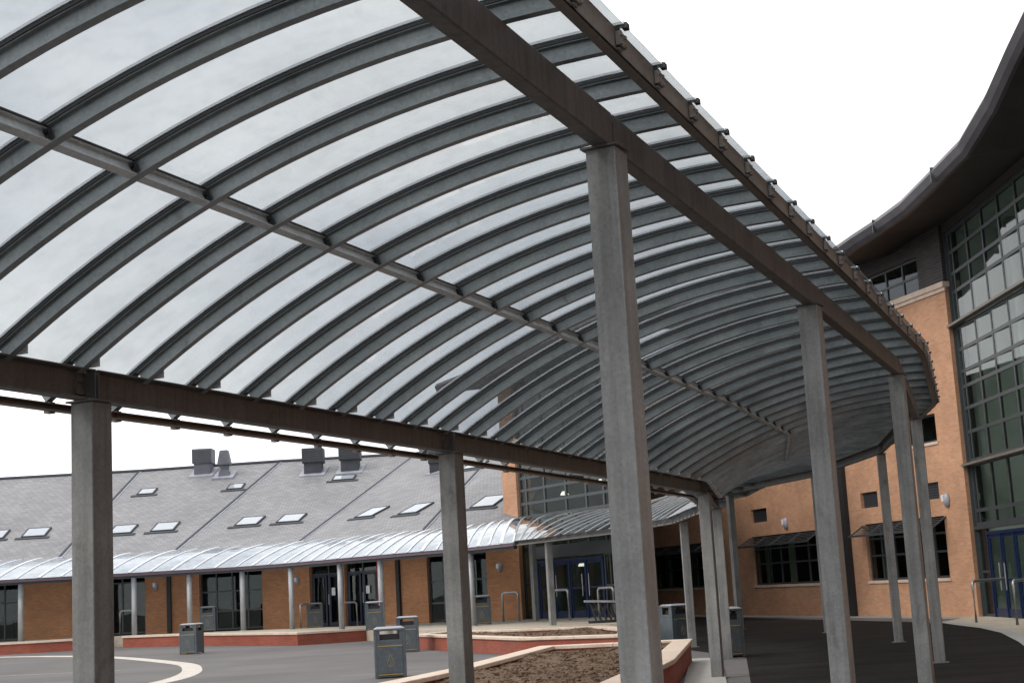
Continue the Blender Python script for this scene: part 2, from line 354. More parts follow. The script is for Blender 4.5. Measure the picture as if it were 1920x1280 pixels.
for i, (A, B, k) in enumerate(ribs):
    near = k <= 3
    us = np.linspace(U0, U1, 26 if near else 14)
    pth = rib_path(A, B, np.linspace(.008, U1, 25 if near else 13)); mb = MB()
    def ishape(mb, p): sweep(mb, p, .054, .007); sweep(mb, p, .007, RD-.014, 0, .007); return sweep(mb, p, .054, .007, 0, RD-.007)
    r = build('rib', ishape(mb, pth), M['rib'], canopy)
    build('rib_tail', ishape(MB(), rib_path(A, B, [U0, -.17, -.058])), M['rib'], r)
    full = rib_path(A, B, us); ext = rib_path(A, B, np.linspace(U0-.03, U1+.03, 26 if near else 14)); mb = MB(); sweep(mb, full, .066, .012, 0, RD)
    for e in (ext[-1],): mb.box(e[0]+e[2]*(RD+.02), e[1]*.024, np.cross(e[1], e[2])*.014, e[2]*.015)
    build('gasket', mb, M['black'], r); mb = MB(); sweep(mb, ext, .058, .014, 0, RD+.026); build('glazing_bar', mb, M['alu'], r)
    w = (B-A)/np.linalg.norm(B-A); lat = np.array([w[1], -w[0], 0]); w3 = np.array([*w, 0]); sc = np.linalg.norm(B-A)/WID
    if k <= 6:
        c = np.array([*(A + w*.085*sc), 3.11 + .065]); mb = MB(); mb.box(c - lat*.034 - w3*.012, w3*.06, lat*.006, (0, 0, .065))
        for q in (-.022, .022): mb.box(c - lat*.043 + w3*q + np.array([0, 0, .02]), w3*.012, lat*.008, (0, 0, .012))
        build('cleat', mb, M['alu'], r)
        e = rib_path(A, B, [WID+.21])[0]; mb = MB(); mb.box(e[0] - e[1]*.016 + e[2]*RD/2, e[1]*.014, np.cross(e[1], e[2])*.005, e[2]*(RD/2-.008)); build('stiffener', mb, M['rib'], r)
        e = rib_path(A, B, [U0+.02])[0]; mb = MB(); mb.box(e[0] - np.array([0, 0, .04]), e[1]*.026, w3*.024, (0, 0, .036)); build('rail_clamp', mb, M['eave'], r)
        p = pth[-1][0] + np.array([0, 0, .05]); mb = MB(); mb.box(p, w3*.012, lat*.05, (0, 0, .036))
        for q in (-.034, .034):
            for zz in (-.022, .022): mb.box(p + w3*.012 + lat*q + np.array([0, 0, zz]), w3*.008, lat*.009, (0, 0, .009))
        build('fixing_plate', mb, M['eave'], r)
for i in range(len(ribs)-1):
    (A, B, k), (A2, B2, k2) = ribs[i], ribs[i+1]
    us = np.linspace(U0-.02, U1+.03, 26 if k <= 3 else 12)
    p1, p2 = rib_path(A, B, us, RD+.013), rib_path(A2, B2, us, RD+.013); mb = MB(); rings = []
    for (a, _, n1), (b, _, n2) in zip(p1, p2):
        t = (b-a)/np.linalg.norm(b-a); a = a + t*.012; b = b - t*.012
        rings.append([a, b, b+n2*.01, a+n1*.01])
    mb.loft(rings); pan = build('glazing_panel', mb, M['panel'], canopy)
    # ridge purlin between the two ribs
    a = rib_path(A, B, [1.44])[0]; b = rib_path(A2, B2, [1.44])[0]
    t = (b[0]-a[0]); t /= np.linalg.norm(t); P, Pn = a[0]+t*.01, b[0]-t*.01; n = (a[2]+b[2])/2; n /= np.linalg.norm(n); x = np.cross(t, n)
    mb = MB(); c = (P+Pn)/2; hl = (Pn-P)/2
    mb.box(c + n*.044 - x*.004, hl, x*.004, n*.038); mb.box(c + n*.005, hl, x*.024, n*.005); mb.box(c + n*.083, hl, x*.02, n*.004)
    pu = build('purlin', mb, M['purlin'], canopy)
    mb = MB(); mb.box(c + n*.0925, hl, x*.026, n*.006); build('gasket', mb, M['black'], pu)
    if k <= 4:
        mb = MB()
        p = Pn - t*.012; mb.box(p + n*.042 + x*.012, t*.004, x*.022, n*.036)
        for q in (-.018, .018): mb.box(p - t*.01 + n*.042 + n*q + x*.014, t*.01, x*.009, n*.009)
        build('end_cleat', mb, M['bolt'], pu)
# eave channels follow the rib ends, one piece per column bay
def eave(u, z_off, h, flip, ks, mat, name='eave_channel'):
    idx = [i for i in range(len(ribs)) if ribs[i][2] in ks]
    if idx[-1]+1 < len(ribs): idx.append(idx[-1]+1)
    pts = [rib_path(ribs[i][0], ribs[i][1], [u])[0][0] for i in idx]; mb = MB()
    for a, b in zip(pts[:-1], pts[1:]):
        t = (b-a); ln = np.linalg.norm(t); t /= ln; x = np.array([t[1], -t[0], 0])*flip; x /= np.linalg.norm(x); up = np.array([0, 0, 1.0]); c = (a+b)/2 + up*z_off; hl = (b-a)/2
        mb.box(c + up*h/2, hl, x*.004, up*h/2); mb.box(c - x*.03 + up*.004, hl, x*.034, up*.004); mb.box(c - x*.03 + up*(h-.004), hl, x*.034, up*.004)
    build(name, mb, mat, canopy)
for k in range(len(stI)-1):
    eave(U1-.02, -.01, .125, 1, [k], M['eave']); eave(U0+.03, -.072, .045, -1, [k], M['eave'])
# columns and the channel beams on them
def column(p, H, rz, mat, wdt=.18):
    c, s = math.cos(rz), math.sin(rz); ex = np.array([c, s, 0]); ey = np.array([-s, c, 0]); z0 = gz(*p); mb = MB()
    mb.box((*p, (z0+H-.012)/2), ex*wdt/2, ey*wdt/2, (0, 0, (H-.012-z0)/2)); o = build('column', mb, mat, canopy, bevel=.008)
    mb = MB(); mb.box((*p, H-.006), ex*(wdt/2+.022), ey*(wdt/2+.022), (0, 0, .006)); build('cap_plate', mb, M['beam'], o)
    mb = MB(); mb.box((*p, z0+.006), ex*(wdt/2+.05), ey*(wdt/2+.05), (0, 0, .007)); build('base_plate', mb, M['column2'], o)
def bear(a, b): d = b-a; return math.atan2(d[1], d[0])
def channel(A, B, z0, h, side, fl=.1):
    """C-channel from A to B, its toes pointing to 'side' (+1 right of travel)"""
    A = np.array(A); B = np.array(B); t = (B-A)/np.linalg.norm(B-A); x = np.array([t[1], -t[0], 0])*side; t3 = np.array([*t, 0]); c = np.array([*((A+B)/2), z0]); hl = t3*(np.linalg.norm(B-A)/2-.012); up = np.array([0, 0, 1.0]); mb = MB()
    mb.box(c - x*(fl/2-.005) + up*h/2, hl, x*.005, up*(h/2)); mb.box(c + x*.005 + up*.006, hl, x*(fl/2-.005), up*.006); mb.box(c + x*.005 + up*(h-.006), hl, x*(fl/2-.005), up*.006)
    o = build('beam', mb, M['beam'], canopy, bevel=.004)
    for s in (-1, 1):
        mb = MB(); e = c + s*hl; mb.box(e - s*t3*.006 + x*.004 + up*h/2, t3*.006, x*(fl/2-.006), up*(h/2-.014))
        for zz in (.06, .14): mb.box(e - s*t3*.05 - x*(fl/2-.018) + up*zz, t3*.045, x*.009, up*.02)
        build('end_plate', mb, M['beam'], o)
for pts, H, side in ((INNER + [IEND], 2.91, 1), (OUTER, 4.0, -1)):
    for a, b in zip(pts[:-1], pts[1:]): channel(a, b, H - (.36 if H > 3 and a[1] > 44 else 0), .2, side)
    for i, p in enumerate(pts[:-1] if H < 3 else pts):
        a = pts[max(i-1, 0)]; b = pts[min(i+1, len(pts)-1)]
        rz = bear(a, b) - math.radians(4.5)
        if H < 3 and i in (0,): continue
        if H > 3 and i in (0,): continue
        zt = gz(*p)
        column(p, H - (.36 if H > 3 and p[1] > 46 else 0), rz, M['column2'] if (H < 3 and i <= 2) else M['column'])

# ------------------------------------------------------------------ terrace in front of the low building
def tz(x): return .42 + .16*sst((-x-5)/10)
terr = [(-34, 57.7), (-15.9, 57.3), (-15.9, 58.9), (-14.7, 58.9), (-14.7, 57.2), (-12.3, 56.0), (-7.4, 52.3), (-5.3, 54.2), (-3.3, 48.6), (-1.6, 45.6), (.0, 43.6), (3.3, 42.6), (3.6, 49.3), (.9, 55.2), (.3, 57), (-6, 63), (-34, 66)]; terr = fxs(terr)
def terrace():
    mb = MB(); n = len(terr); mb.v += [(x, y, tz(x)) for x, y in terr] + [(x, y, -.05) for x, y in terr]; mb.f.append(tuple(range(n)))
    for i in range(n): j = (i+1) % n; mb.f.append((i, i+n, j+n, j))
    struct('terrace', mb, M['paving'])
terrace()
def inset(poly, d):
    P = [np.array(p, float) for p in poly]; out = []; n = len(P)
    for i in range(n):
        a, b, c = P[i-1], P[i], P[(i+1) % n]; t1 = (b-a)/np.linalg.norm(b-a); t2 = (c-b)/np.linalg.norm(c-b)
        n1 = np.array([-t1[1], t1[0]]); n2 = np.array([-t2[1], t2[0]]); m = n1+n2; m /= np.linalg.norm(m); out.append(b + m*d/max(.35, m @ n1))
    return out
def ring(outer, inner, z0, z1):
    mb = MB(); n = len(outer)
    for i in range(n):
        j = (i+1) % n; a, b, c, d = outer[i], outer[j], inner[j], inner[i]
        mb.quad((*a, z1), (*b, z1), (*c, z1), (*d, z1)); mb.quad((*a, z0), (*b, z0), (*b, z1), (*a, z1)); mb.quad((*d, z1), (*c, z1), (*c, z0), (*d, z0)); mb.quad((*d, z0), (*c, z0), (*b, z0), (*a, z0))
    return mb
def soil_sheet(poly, z, step):
    xs = [p[0] for p in poly]; ys = [p[1] for p in poly]
    def inside(x, y):
        r = False; n = len(poly)
        for i in range(n):
            (x1, y1), (x2, y2) = poly[i][:2], poly[(i+1) % n][:2]
            if (y1 > y) != (y2 > y) and x < (x2-x1)*(y-y1)/(y2-y1)+x1: r = not r
        return r
    mb = MB(); rnd = random.Random(3); nx = int((max(xs)-min(xs))/step)+2; ny = int((max(ys)-min(ys))/step)+2; idx = {}
    for j in range(ny):
        for i in range(nx):
            x = min(xs)+i*step; y = min(ys)+j*step
            if inside(x, y):
                idx[i, j] = len(mb.v); h = .03*math.sin(x*2.1+y)+.02*math.sin(3.1*y-x*1.7)
                mb.v.append((x+rnd.uniform(-.3, .3)*step, y+rnd.uniform(-.3, .3)*step, z+h+rnd.uniform(-.022, .03)*min(1, step/.08)))
    for (i, j), a in idx.items():
        q = [idx.get((i+1, j)), idx.get((i+1, j+1)), idx.get((i, j+1))]
        if None not in q: mb.f.append((a, *q))
    return mb
def planter(poly, h, label, step, soil_drop=.09, cop_w=.36, joints=1.2):
    poly = fxs(poly, .0118); c = np.mean(np.array(poly), axis=0); root = thing('planter', (c[0], c[1], 0), label, 'planter')
    o = inset(poly, .04); i1 = inset(poly, cop_w-.03)
    build('brick_wall', ring(o, i1, 0, h-.07), M['redwall'], root)
    i2 = inset(poly, cop_w); n = len(poly); mb = MB()
    for k in range(n):
        j = (k+1) % n; a, b, cc, d = [np.array(p) for p in (poly[k], poly[j], i2[j], i2[k])]; m = max(1, int(np.linalg.norm(b-a)/joints))
        for q in range(m):
            g = .004; s0, s1 = (q/m + g/np.linalg.norm(b-a)), ((q+1)/m - g/np.linalg.norm(b-a)); P = [a+(b-a)*s0, a+(b-a)*s1, d+(cc-d)*s1, d+(cc-d)*s0]
            mb.loft([[(*p, h-.07) for p in P], [(*p, h) for p in P]])
    build('coping', mb, M['coping'], root, bevel=.012)
    s = build('soil', soil_sheet(inset(poly, cop_w-.06), h-soil_drop, step), M['soil'], root)
    mb = MB(); rnd = random.Random(5); pts = s.data.vertices; off = OFF[root.name]
    for q in range(min(2600, len(pts))):
        v = pts[rnd.randrange(len(pts))].co; r = rnd.uniform(.008, .03); a = rnd.uniform(0, 6.3)
        mb.box((v.x+off[0]+rnd.uniform(-.04, .04), v.y+off[1]+rnd.uniform(-.04, .04), v.z+r*.3), (r*1.6*math.cos(a), r*1.6*math.sin(a), rnd.uniform(-.5, .5)*r), (-r*.5*math.sin(a), r*.5*math.cos(a), 0), (0, 0, r*.35))
    ch = build('bark_chips', mb, M['soil'], s); ch['kind'] = 'stuff'
    return root
planter([(-2.6, 17.2), (1.2, 17.0), (1.75, 19.3), (2.35, 21.9), (3.45, 28.7), (.55, 29.4), (-1.0, 22.6), (-2.15, 19.0)], .45, 'large angular raised planter of bare brown soil with cream coping, nearest the camera', .055)
planter([(-2.8, 43.6), (.2, 35.6), (2.7, 33.7), (3.1, 38.0), (2.6, 42.0), (.2, 43.2), (-1.7, 45.3)], .42, 'low raised planter with red brick face behind the two nearest bins', .16)
def retaining(pts, label):
    pts = fxs(pts); c = np.mean(np.array(pts), axis=0); root = thing('retaining_wall', (c[0], c[1], gz(*c)), label, 'retaining wall'); mb = MB(); mc = MB()
    P = [np.array(p, float) for p in pts]; nrm = []
    for i in range(len(P)):
        t = P[min(i+1, len(P)-1)] - P[max(i-1, 0)]; t /= np.linalg.norm(t); nrm.append(np.array([t[1], -t[0]]))
    for i in range(len(P)-1):
        a, b, na, nb = P[i], P[i+1], nrm[i], nrm[i+1]; za, zb = tz(a[0]), tz(b[0])
        mb.loft([[(*(a+na*.16), -.1), (*(a-na*.1), -.1), (*(a-na*.1), za-.05), (*(a+na*.16), za-.05)], [(*(b+nb*.16), -.1), (*(b-nb*.1), -.1), (*(b-nb*.1), zb-.05), (*(b+nb*.16), zb-.05)]])
        mc.loft([[(*(a+na*.2), za-.05), (*(a-na*.25), za-.05), (*(a-na*.25), za+.02), (*(a+na*.2), za+.02)], [(*(b+nb*.2), zb-.05), (*(b-nb*.25), zb-.05), (*(b-nb*.25), zb+.02), (*(b+nb*.2), zb+.02)]])
    build('brick_face', mb, M['redwall'], root); build('coping', mc, M['coping'], root)
retaining([(-34, 57.7), (-26, 57.6), (-18.2, 56.9), (-15.9, 57.3)], 'red brick terrace wall at the far left edge, cut by the near left column')
retaining([(-14.7, 57.2), (-12.3, 56.0), (-7.4, 52.3), (-5.3, 54.2)], 'long red brick terrace wall with pale coping behind the lone bin')

# pale concrete apron beside the front planter, paving by the glazed doors, strip along the brick wall
mb = MB(); P = fxs([(2.4, 21.6), (3.0, 21.2), (4.1, 29.6), (3.5, 29.6)], .0122); mb.prism(P, -.02, .03); struct('concrete_apron', mb, M['concrete'])
K0 = tuple(at_z(1836, 1156, 0)[:2]); _d = np.array([-.281, .96]); K1, K3 = tuple(np.array(K0) + _d*14), tuple(np.array(K0) + _d*26)
edge = [tuple(at_z(x, y, 0)[:2]) for x, y in ((1768, 1166), (1800, 1171), (1850, 1177), (1890, 1186), (1925, 1203), (1990, 1250))]
mb = MB(); mb.poly([(*p, .012) for p in edge[::-1]] + [(K0[0]-.4, K0[1]+.1, .012), (K0[0]+.4, K0[1]+.4, .012), (18, K0[1]+.4, .012), (18, 20, .012)][:3] + [(18, edge[-1][1], .012)]); struct('paving', mb, M['paving'])
struct('kerb', band(edge, .3, .018), M['concrete'])
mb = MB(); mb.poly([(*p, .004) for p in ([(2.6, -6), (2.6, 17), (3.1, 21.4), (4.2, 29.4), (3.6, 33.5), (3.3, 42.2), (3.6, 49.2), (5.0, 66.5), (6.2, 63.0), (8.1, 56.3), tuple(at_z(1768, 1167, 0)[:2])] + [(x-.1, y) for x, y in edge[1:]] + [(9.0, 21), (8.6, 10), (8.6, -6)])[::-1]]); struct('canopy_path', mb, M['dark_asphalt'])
struct('gravel_strip', band([tuple(np.array(K0) + _d*q + np.array([-.36, -.1])) for q in (-.1, 13.5, 25.5)], 1.15, .008), noisy('pale_gravel', (.16, .15, .14), (.40, .38, .36), 9, .9, bump=.5, fine=(30, .35)))

# ------------------------------------------------------------------ windows helper
def wall_frame(A, B):
    A = np.array(A, float); B = np.array(B, float); L = np.linalg.norm(B-A); t = (B-A)/L; n = np.array([t[1], -t[0]]); return A, t, n, L
def W(fr, s, z, out=0.0):
    A, t, n, L = fr; p = A + t*s + n*out; return np.array([p[0], p[1], z])
def wbox(mb, fr, s0, s1, z0, z1, o0, o1):
    A, t, n, L = fr; c = W(fr, (s0+s1)/2, (z0+z1)/2, (o0+o1)/2); return mb.box(c, np.array([*t, 0])*(s1-s0)/2, np.array([*n, 0])*(o1-o0)/2, (0, 0, (z1-z0)/2))
def wall_with_holes(mb, fr, s0, s1, z0, z1, holes, thick=.3):
    """brick slab with rectangular openings: strips between sorted, non-overlapping columns of holes"""
    xs = sorted({s0, s1} | {h[0] for h in holes} | {h[1] for h in holes}); xs = [x for x in xs if s0 <= x <= s1]
    for a, b in zip(xs[:-1], xs[1:]):
        if b-a < 1e-4: continue
        m = (a+b)/2; cut = sorted((h[2], h[3]) for h in holes if h[0] < m < h[1]); z = z0
        for c0, c1 in cut:
            if c0 > z + 1e-4: wbox(mb, fr, a, b, z, c0, -thick, 0)
            z = max(z, c1)
        if z < z1: wbox(mb, fr, a, b, z, z1, -thick, 0)
def window(parent, fr, s0, s1, z0, z1, cols, rows, rec=.14, fw=.06, frame='frame', pane='dglass', name='window', hb=None):
    """frame with mullions and transoms, recessed; panes as a sub-part"""
    mb = MB(); vs = [s0 + (s1-s0)*i/cols for i in range(cols+1)] if isinstance(cols, int) else cols
    hs = [z0 + (z1-z0)*i/rows for i in range(rows+1)] if isinstance(rows, int) else rows
    for i, s in enumerate(vs):
        a = s if i == 0 else (s-fw if i == len(vs)-1 else s-fw/2); wbox(mb, fr, a, a+fw, z0, z1, -rec-.05, -rec+.02)
    for j, z in enumerate(hs):
        a = z if j == 0 else (z-fw if j == len(hs)-1 else z-fw/2)
        for p, q in zip(vs[:-1], vs[1:]): wbox(mb, fr, p+fw*.5, q-fw*.5, a, a+fw, -rec-.048, -rec+.016)
    o = build(name, mb, M[frame], parent)
    if pane: mb = MB(); wbox(mb, fr, s0+.01, s1-.01, z0+.01, z1-.01, -rec-.022, -rec-.012); build('pane', mb, M[pane], o)
    return o

# ------------------------------------------------------------------ low building along the terrace
V = fxs([(-36, 63.2), (-19, 63.0), (-14, 62.4), (-8.6, 60.6), (-3.3, 56.4), (.35, 54.7)], .0098)
low = thing('low_building', (-12, 62.5, .4), 'long low brick school building with grey slate roof and skylights across the courtyard', 'building')
ZE = 3.78
def px_s(fr_i, px, py):
    return on_wall(px, py, V[fr_i], V[fr_i+1])[0]
frs = [wall_frame(V[i], V[i+1]) for i in range(5)]
def seg_of(px, py):
    for i in range(5):
        s, z = on_wall(px, py, V[i], V[i+1])
        if -.001 <= s <= frs[i][3] + .001 and (ray(px, py)[1] > 0): return i, s
    return (0, 0.5) if px < 300 else (4, frs[4][3])
# openings by their left/right edge seen on the wall (px at mid height)
OPEN = [(-60, 40, 3, 'w'), (205, 272, 3, 'd'), (374, 492, 4, 'w'), (581, 645, 2, 'D'), (647, 708, 2, 'D'), (803, 915, 4, 'w')]
bounds = [[] for _ in range(5)]
for x0, x1, nc, kind in OPEN:
    i0, s0 = seg_of(x0, 1120); i1, s1 = seg_of(x1, 1120)
    if i0 == i1: bounds[i0].append((s0, s1, nc, kind))
    else:
        if frs[i0][3]-s0 > .4: bounds[i0].append((s0, frs[i0][3]-.06, max(1, nc//2), kind))
        if s1 > .4: bounds[i1].append((.06, s1, max(1, nc//2), kind))
for i, fr in enumerate(frs):
    zb = .3; mid = (V[i][0]+V[i+1][0])/2; zt = tz(mid); holes = [(a, b, zb, 3.05) for a, b, _, _ in bounds[i]]
    mb = MB(); wall_with_holes(mb, fr, 0, fr[3], zb, ZE, holes, .3); build('brick_wall', mb, M['brick_low'], low)
    for a, b, nc, kind in bounds[i]:
        w = window(low, fr, a, b, zt, 3.04, nc if kind != 'D' else 2, [zt, zt+.75, zt+1.55, 3.04] if kind == 'w' else [zt, zt+2.1, 3.04], .16, .06, 'frame', 'dglass', 'window' if kind == 'w' else 'glazed_door')
        mb = MB(); wbox(mb, fr, a-.2, b+.2, zb, 3.2, -3.6, -3.5); wbox(mb, fr, a-.2, a-.12, zb, 3.2, -3.5, -.32); wbox(mb, fr, b+.12, b+.2, zb, 3.2, -3.5, -.32); wbox(mb, fr, a-.1, b+.1, zb, zt-.01, -3.5, -.32); wbox(mb, fr, a-.1, b+.1, 3.15, 3.2, -3.5, -.32)
        rnd = random.Random(int(a*100)+i)
        for q in range(5):
            s = rnd.uniform(a+.1, b-.5); ww = rnd.uniform(.25, .7); hh = rnd.uniform(.6, 1.5); wbox(mb, fr, s, s+ww, zt, zt+hh, -rnd.uniform(1.6, 2.6), -1.2)
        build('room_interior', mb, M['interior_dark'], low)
        if kind == 'D':
            mb = MB(); m = (a+b)/2
            for s in (a+.1, m+.05):
                ww = m-a-.18; wbox(mb, fr, s, s+.09, zt+.05, zt+2.06, -.14, -.10); wbox(mb, fr, s+ww-.09, s+ww, zt+.05, zt+2.06, -.14, -.10); wbox(mb, fr, s+.09, s+ww-.09, zt+.05, zt+.2, -.14, -.10); wbox(mb, fr, s+.09, s+ww-.09, zt+1.98, zt+2.06, -.14, -.10)
            d = build('door_leaf', mb, M['navy'], w); mb = MB(); wbox(mb, fr, m+.16, m+.36, zt+1.25, zt+1.55, -.135, -.125); build('notice', mb, M['paper'], d)
            mb = MB(); mb.tube([W(fr, m+.03, zt+.9, -.09), W(fr, m+.03, zt+1.3, -.09)], .02); build('handle', mb, M['steel'], d)
# red strip beside the doors, a red object in the window, downpipes and wall lamps
def wall_item(name, px, py, wpx, z0, z1, o0, o1, mat):
    i, s = seg_of(px, py); mb = MB(); wbox(mb, frs[i], s-wpx/2, s+wpx/2, z0, z1, o0, o1); return build(name, mb, mat, low)
wall_item('red_panel', 713, 1120, .22, .5, 3.04, .003, .03, M['red'])
for px in (318, 750): wall_item('downpipe', px, 1120, .17, .45, 3.9, .01, .12, M['black'])
def wall_lamp(parent, fr, s, z, sc=1.0):
    mb = MB(); A, t, n, L = fr; n3 = np.array([*n, 0]); t3 = np.array([*t, 0]); rings = []
    for k in range(6):
        a = k/5*math.pi/2; r = math.cos(a); dpt = .13*math.sin(a)
        rings.append([W(fr, s, z, .002+dpt*sc) + t3*math.cos(q*math.pi/5)*.12*sc*max(r, .05) + np.array([0, 0, math.sin(q*math.pi/5)*.2*sc*max(r, .05)]) for q in range(10)])
    mb.loft(rings); o = build('wall_lamp', mb, M['lamp'], parent, True)
    mb = MB(); mb.box(W(fr, s-.045*sc, z+.05*sc, .115*sc), t3*.05*sc, n3*.03*sc, (0, 0, .09*sc)); build('lens', mb, M['lens'], o, bevel=.015)
for px, py in ((292, 1098), (558, 1088), (937, 1063)):
    i, s = seg_of(px, py); wall_lamp(low, frs[i], s, on_wall(px, py, V[i], V[i+1])[1], .95)
# slate roof: facets between the seams, from the eave up to the ridge
UP = [(-36, 73.0, 8.25), (-18.9, 73.6, 8.3), (-11.8, 73.2, 8.35), (-5.05, 73.2, 8.35), (-.5, 68.5, 8.35), (2.3, 65, 8.35)]
LO = [(x, y-.35, ZE) for x, y in V]
mb = MB()
def facet(i, a, b):
    p = np.array(LO[i])*(1-a) + np.array(LO[i+1])*a; q = np.array(UP[i])*(1-a) + np.array(UP[i+1])*a; return p*(1-b) + q*b
for i in range(5):
    for k in range(6):
        for j in range(4): mb.quad(facet(i, k/6, j/4), facet(i, (k+1)/6, j/4), facet(i, (k+1)/6, (j+1)/4), facet(i, k/6, (j+1)/4))
    b0, b1 = np.array(UP[i]), np.array(UP[i+1]); mb.quad(b0, b1, b1 + np.array([0, 9, -3.5]), b0 + np.array([0, 9, -3.5]))
    mb.quad(np.array(LO[i]) - [0, 0, .25], np.array(LO[i+1]) - [0, 0, .25], LO[i+1], LO[i])
roof = build('slate_roof', mb, M['slate'], low)
mb = MB()
for i in range(5): mb.tube([np.array(UP[i]) + [0, 0, .03], np.array(UP[i+1]) + [0, 0, .03]], .09, 6)
build('ridge_tiles', mb, M['vent'], roof)
def fnormal(i, a=.5, b=.5):
    e = facet(i, min(1, a+.05), b) - facet(i, max(0, a-.05), b); u = facet(i, a, min(1, b+.05)) - facet(i, a, max(0, b-.05)); e /= np.linalg.norm(e); u -= e*(u@e); u /= np.linalg.norm(u); n = np.cross(e, u); return e, u, n
for i in range(1, 5):
    a, b = np.array(LO[i]), np.array(UP[i]); u = (b-a)/np.linalg.norm(b-a); e, _, n = fnormal(i); e = np.cross(u, n)
    mb = MB(); mb.box((a+b)/2 + n*.02, (b-a)/2, e*.05, n*.022); build('roof_seam', mb, M['vent'], roof)
    mb = MB(); mb.box((a+b)/2 + n*.006 + e*.10, (b-a)/2, e*.035, n*.012); build('seam_flashing', mb, M['lead'], roof)
aa, bb = np.meshgrid(np.linspace(0, 1, 121), np.linspace(0, 1, 81), indexing='ij')
GR = [proj(np.stack([facet(i, a, b) for a, b in zip(aa.ravel(), bb.ravel())])) for i in range(5)]
def on_roof(px, py):
    best = None
    for i in range(5):
        d = ((GR[i] - [px, py])**2).sum(1); k = int(d.argmin())
        if best is None or d[k] < best[0]: best = (d[k], i, aa.ravel()[k], bb.ravel()[k])
    return best[1:]
for px, py, sw, sh in ((-10, 1004, 1.0, 1.0), (70, 999, 1.0, 1.0), (232, 993, 1.0, 1.0), (311, 988, 1.0, 1.0), (468, 978, 1.0, 1.05), (547, 972, 1.0, 1.05), (699, 961, 1.0, 1.1), (781, 954, 1.0, 1.1), (276, 922, .75, .75), (443, 912, .7, .7), (645, 896, 1.0, .7), (918, 941, 1.05, 1.2), (890, 874, 1.0, .8), (40, 930, .75, .75)):
    if (px, py) == (40, 930): continue
    i, a, b = on_roof(px, py); c = facet(i, a, b); e, u, n = fnormal(i, a, b); mb = MB()
    for s in (-1, 1): mb.box(c + e*s*sw*.5 + n*.025, e*.032, u*(sh*.5+.032), n*.045); mb.box(c + u*s*sh*.5 + n*.025, e*(sw*.5-.032), u*.032, n*.043)
    mb.box(c - u*(sh*.5+.16) + n*.02, e*(sw*.5+.25), u*.1, n*.018)
    o = build('skylight', mb, M['vent'], roof); mb = MB(); mb.box(c + n*.055, e*(sw*.5-.03), u*(sh*.5-.03), n*.005); build('pane', mb, M['skyglass'] if 'skyglass' in M else M['lens'], o)
# roof plant: louvred boxes and a ventilator
def roof_box(x0, x1, ytop, ybot, hue, name='roof_vent', tilt=False):
    i, a, b = on_roof((x0+x1)/2, ybot); c = facet(i, a, b); px_m = F/ c[1]; w = (x1-x0)/px_m; h = (ybot-ytop)/px_m
    mb = MB(); mb.abox(c[0]-w*.42, c[0]+w*.42, c[1]-w*.1, c[1]+w*.74, c[2]-.25, c[2]+h*.5); o = build(name, mb, M['vent2'] if hue else M['vent'], roof, bevel=.02)
    mb = MB(); mb.abox(c[0]-w*.5, c[0]+w*.5, c[1]-w*.18, c[1]+w*.82, c[2]+h*.42, c[2]+h); build('louvre_hood', mb, M['vent2'] if hue else M['vent'], o, bevel=.03)
    mb = MB()
    for q in range(7): mb.abox(c[0]-w*.47, c[0]+w*.47, c[1]-w*.2, c[1]-w*.17, c[2]+h*(.47+.07*q), c[2]+h*(.50+.07*q))
    build('louvre_blades', mb, M['louvre'], o)
    mb = MB(); e, u, n = fnormal(i, a, b); mb.box(c + u*w*.3 + n*.02, e*w*.62, u*w*.75, n*.02); build('flashing', mb, M['lead'], o)
roof_box(362, 399, 841, 889, True); roof_box(568, 607, 839, 887, False); roof_box(637, 677, 833, 884, False); roof_box(803, 830, 845, 885, False)
i, a, b = on_roof(421, 893); c = facet(i, a, b); mb = MB(); mb.loft([[(c[0]+sx*w, c[1]+sy*w, c[2]+z) for sx, sy in ((-1, -1), (1, -1), (1, 1), (-1, 1))] for z, w in ((-.15, .3), (.25, .22), (.3, .18), (.55, .18), (.56, .3), (.62, .3), (1.22, .2), (1.27, .17))]); build('roof_ventilator', mb, M['vent2'], roof)
mb = MB(); e, u, n = fnormal(i, a, b); mb.box(c + n*.05, e*.5, u*.5, n*.05); build('vent_base', mb, M['lead'], roof)

# ------------------------------------------------------------------ canopy along the low building
BI = [(-34.0, 58.4), (-19.7, 58.4), (-15.3, 58.5), (-11.0, 58.2), (-8.9, 56.9), (-4.92, 52.7), (-1.78, 49.4), (-.25, 46.5)]
BO = [(-34.0, 62.8), (-19.4, 62.7), (-14.5, 62.2), (-9.6, 60.6), (-7.35, 59.0), (-3.75, 55.9), (-1.1, 54.5), (.3, 52.0)]
tcan = thing('terrace_canopy', (-12, 58.4, .5), 'pale arched terrace canopy with opal sheets on slim round posts along the low building', 'canopy')
def prof2(u): return 3.80 - .92 * (max(0.0, 4.1-u)/4.4) ** 1.7
br2 = []
for k in range(len(BI)-1):
    a, b, c, d = [np.array(p, float) for p in (BI[k], BI[k+1], BO[k], BO[k+1])]; n = max(2, round(np.linalg.norm(b-a)/.82))
    for j in range(n): br2.append((a+(b-a)*j/n, c+(d-c)*j/n, k))
br2.append((np.array(BI[-1], float), np.array(BO[-1], float), 6))
def path2(A, B, us, dz=0):
    global prof; keep = prof; f = sst((A[0]+5.5)/5.2); prof = lambda u: prof2(u)*(1-f) + (keep(u) - .45*max(0, u)/WID)*f
    r = rib_path(A, B, us, dz); prof = keep; return r
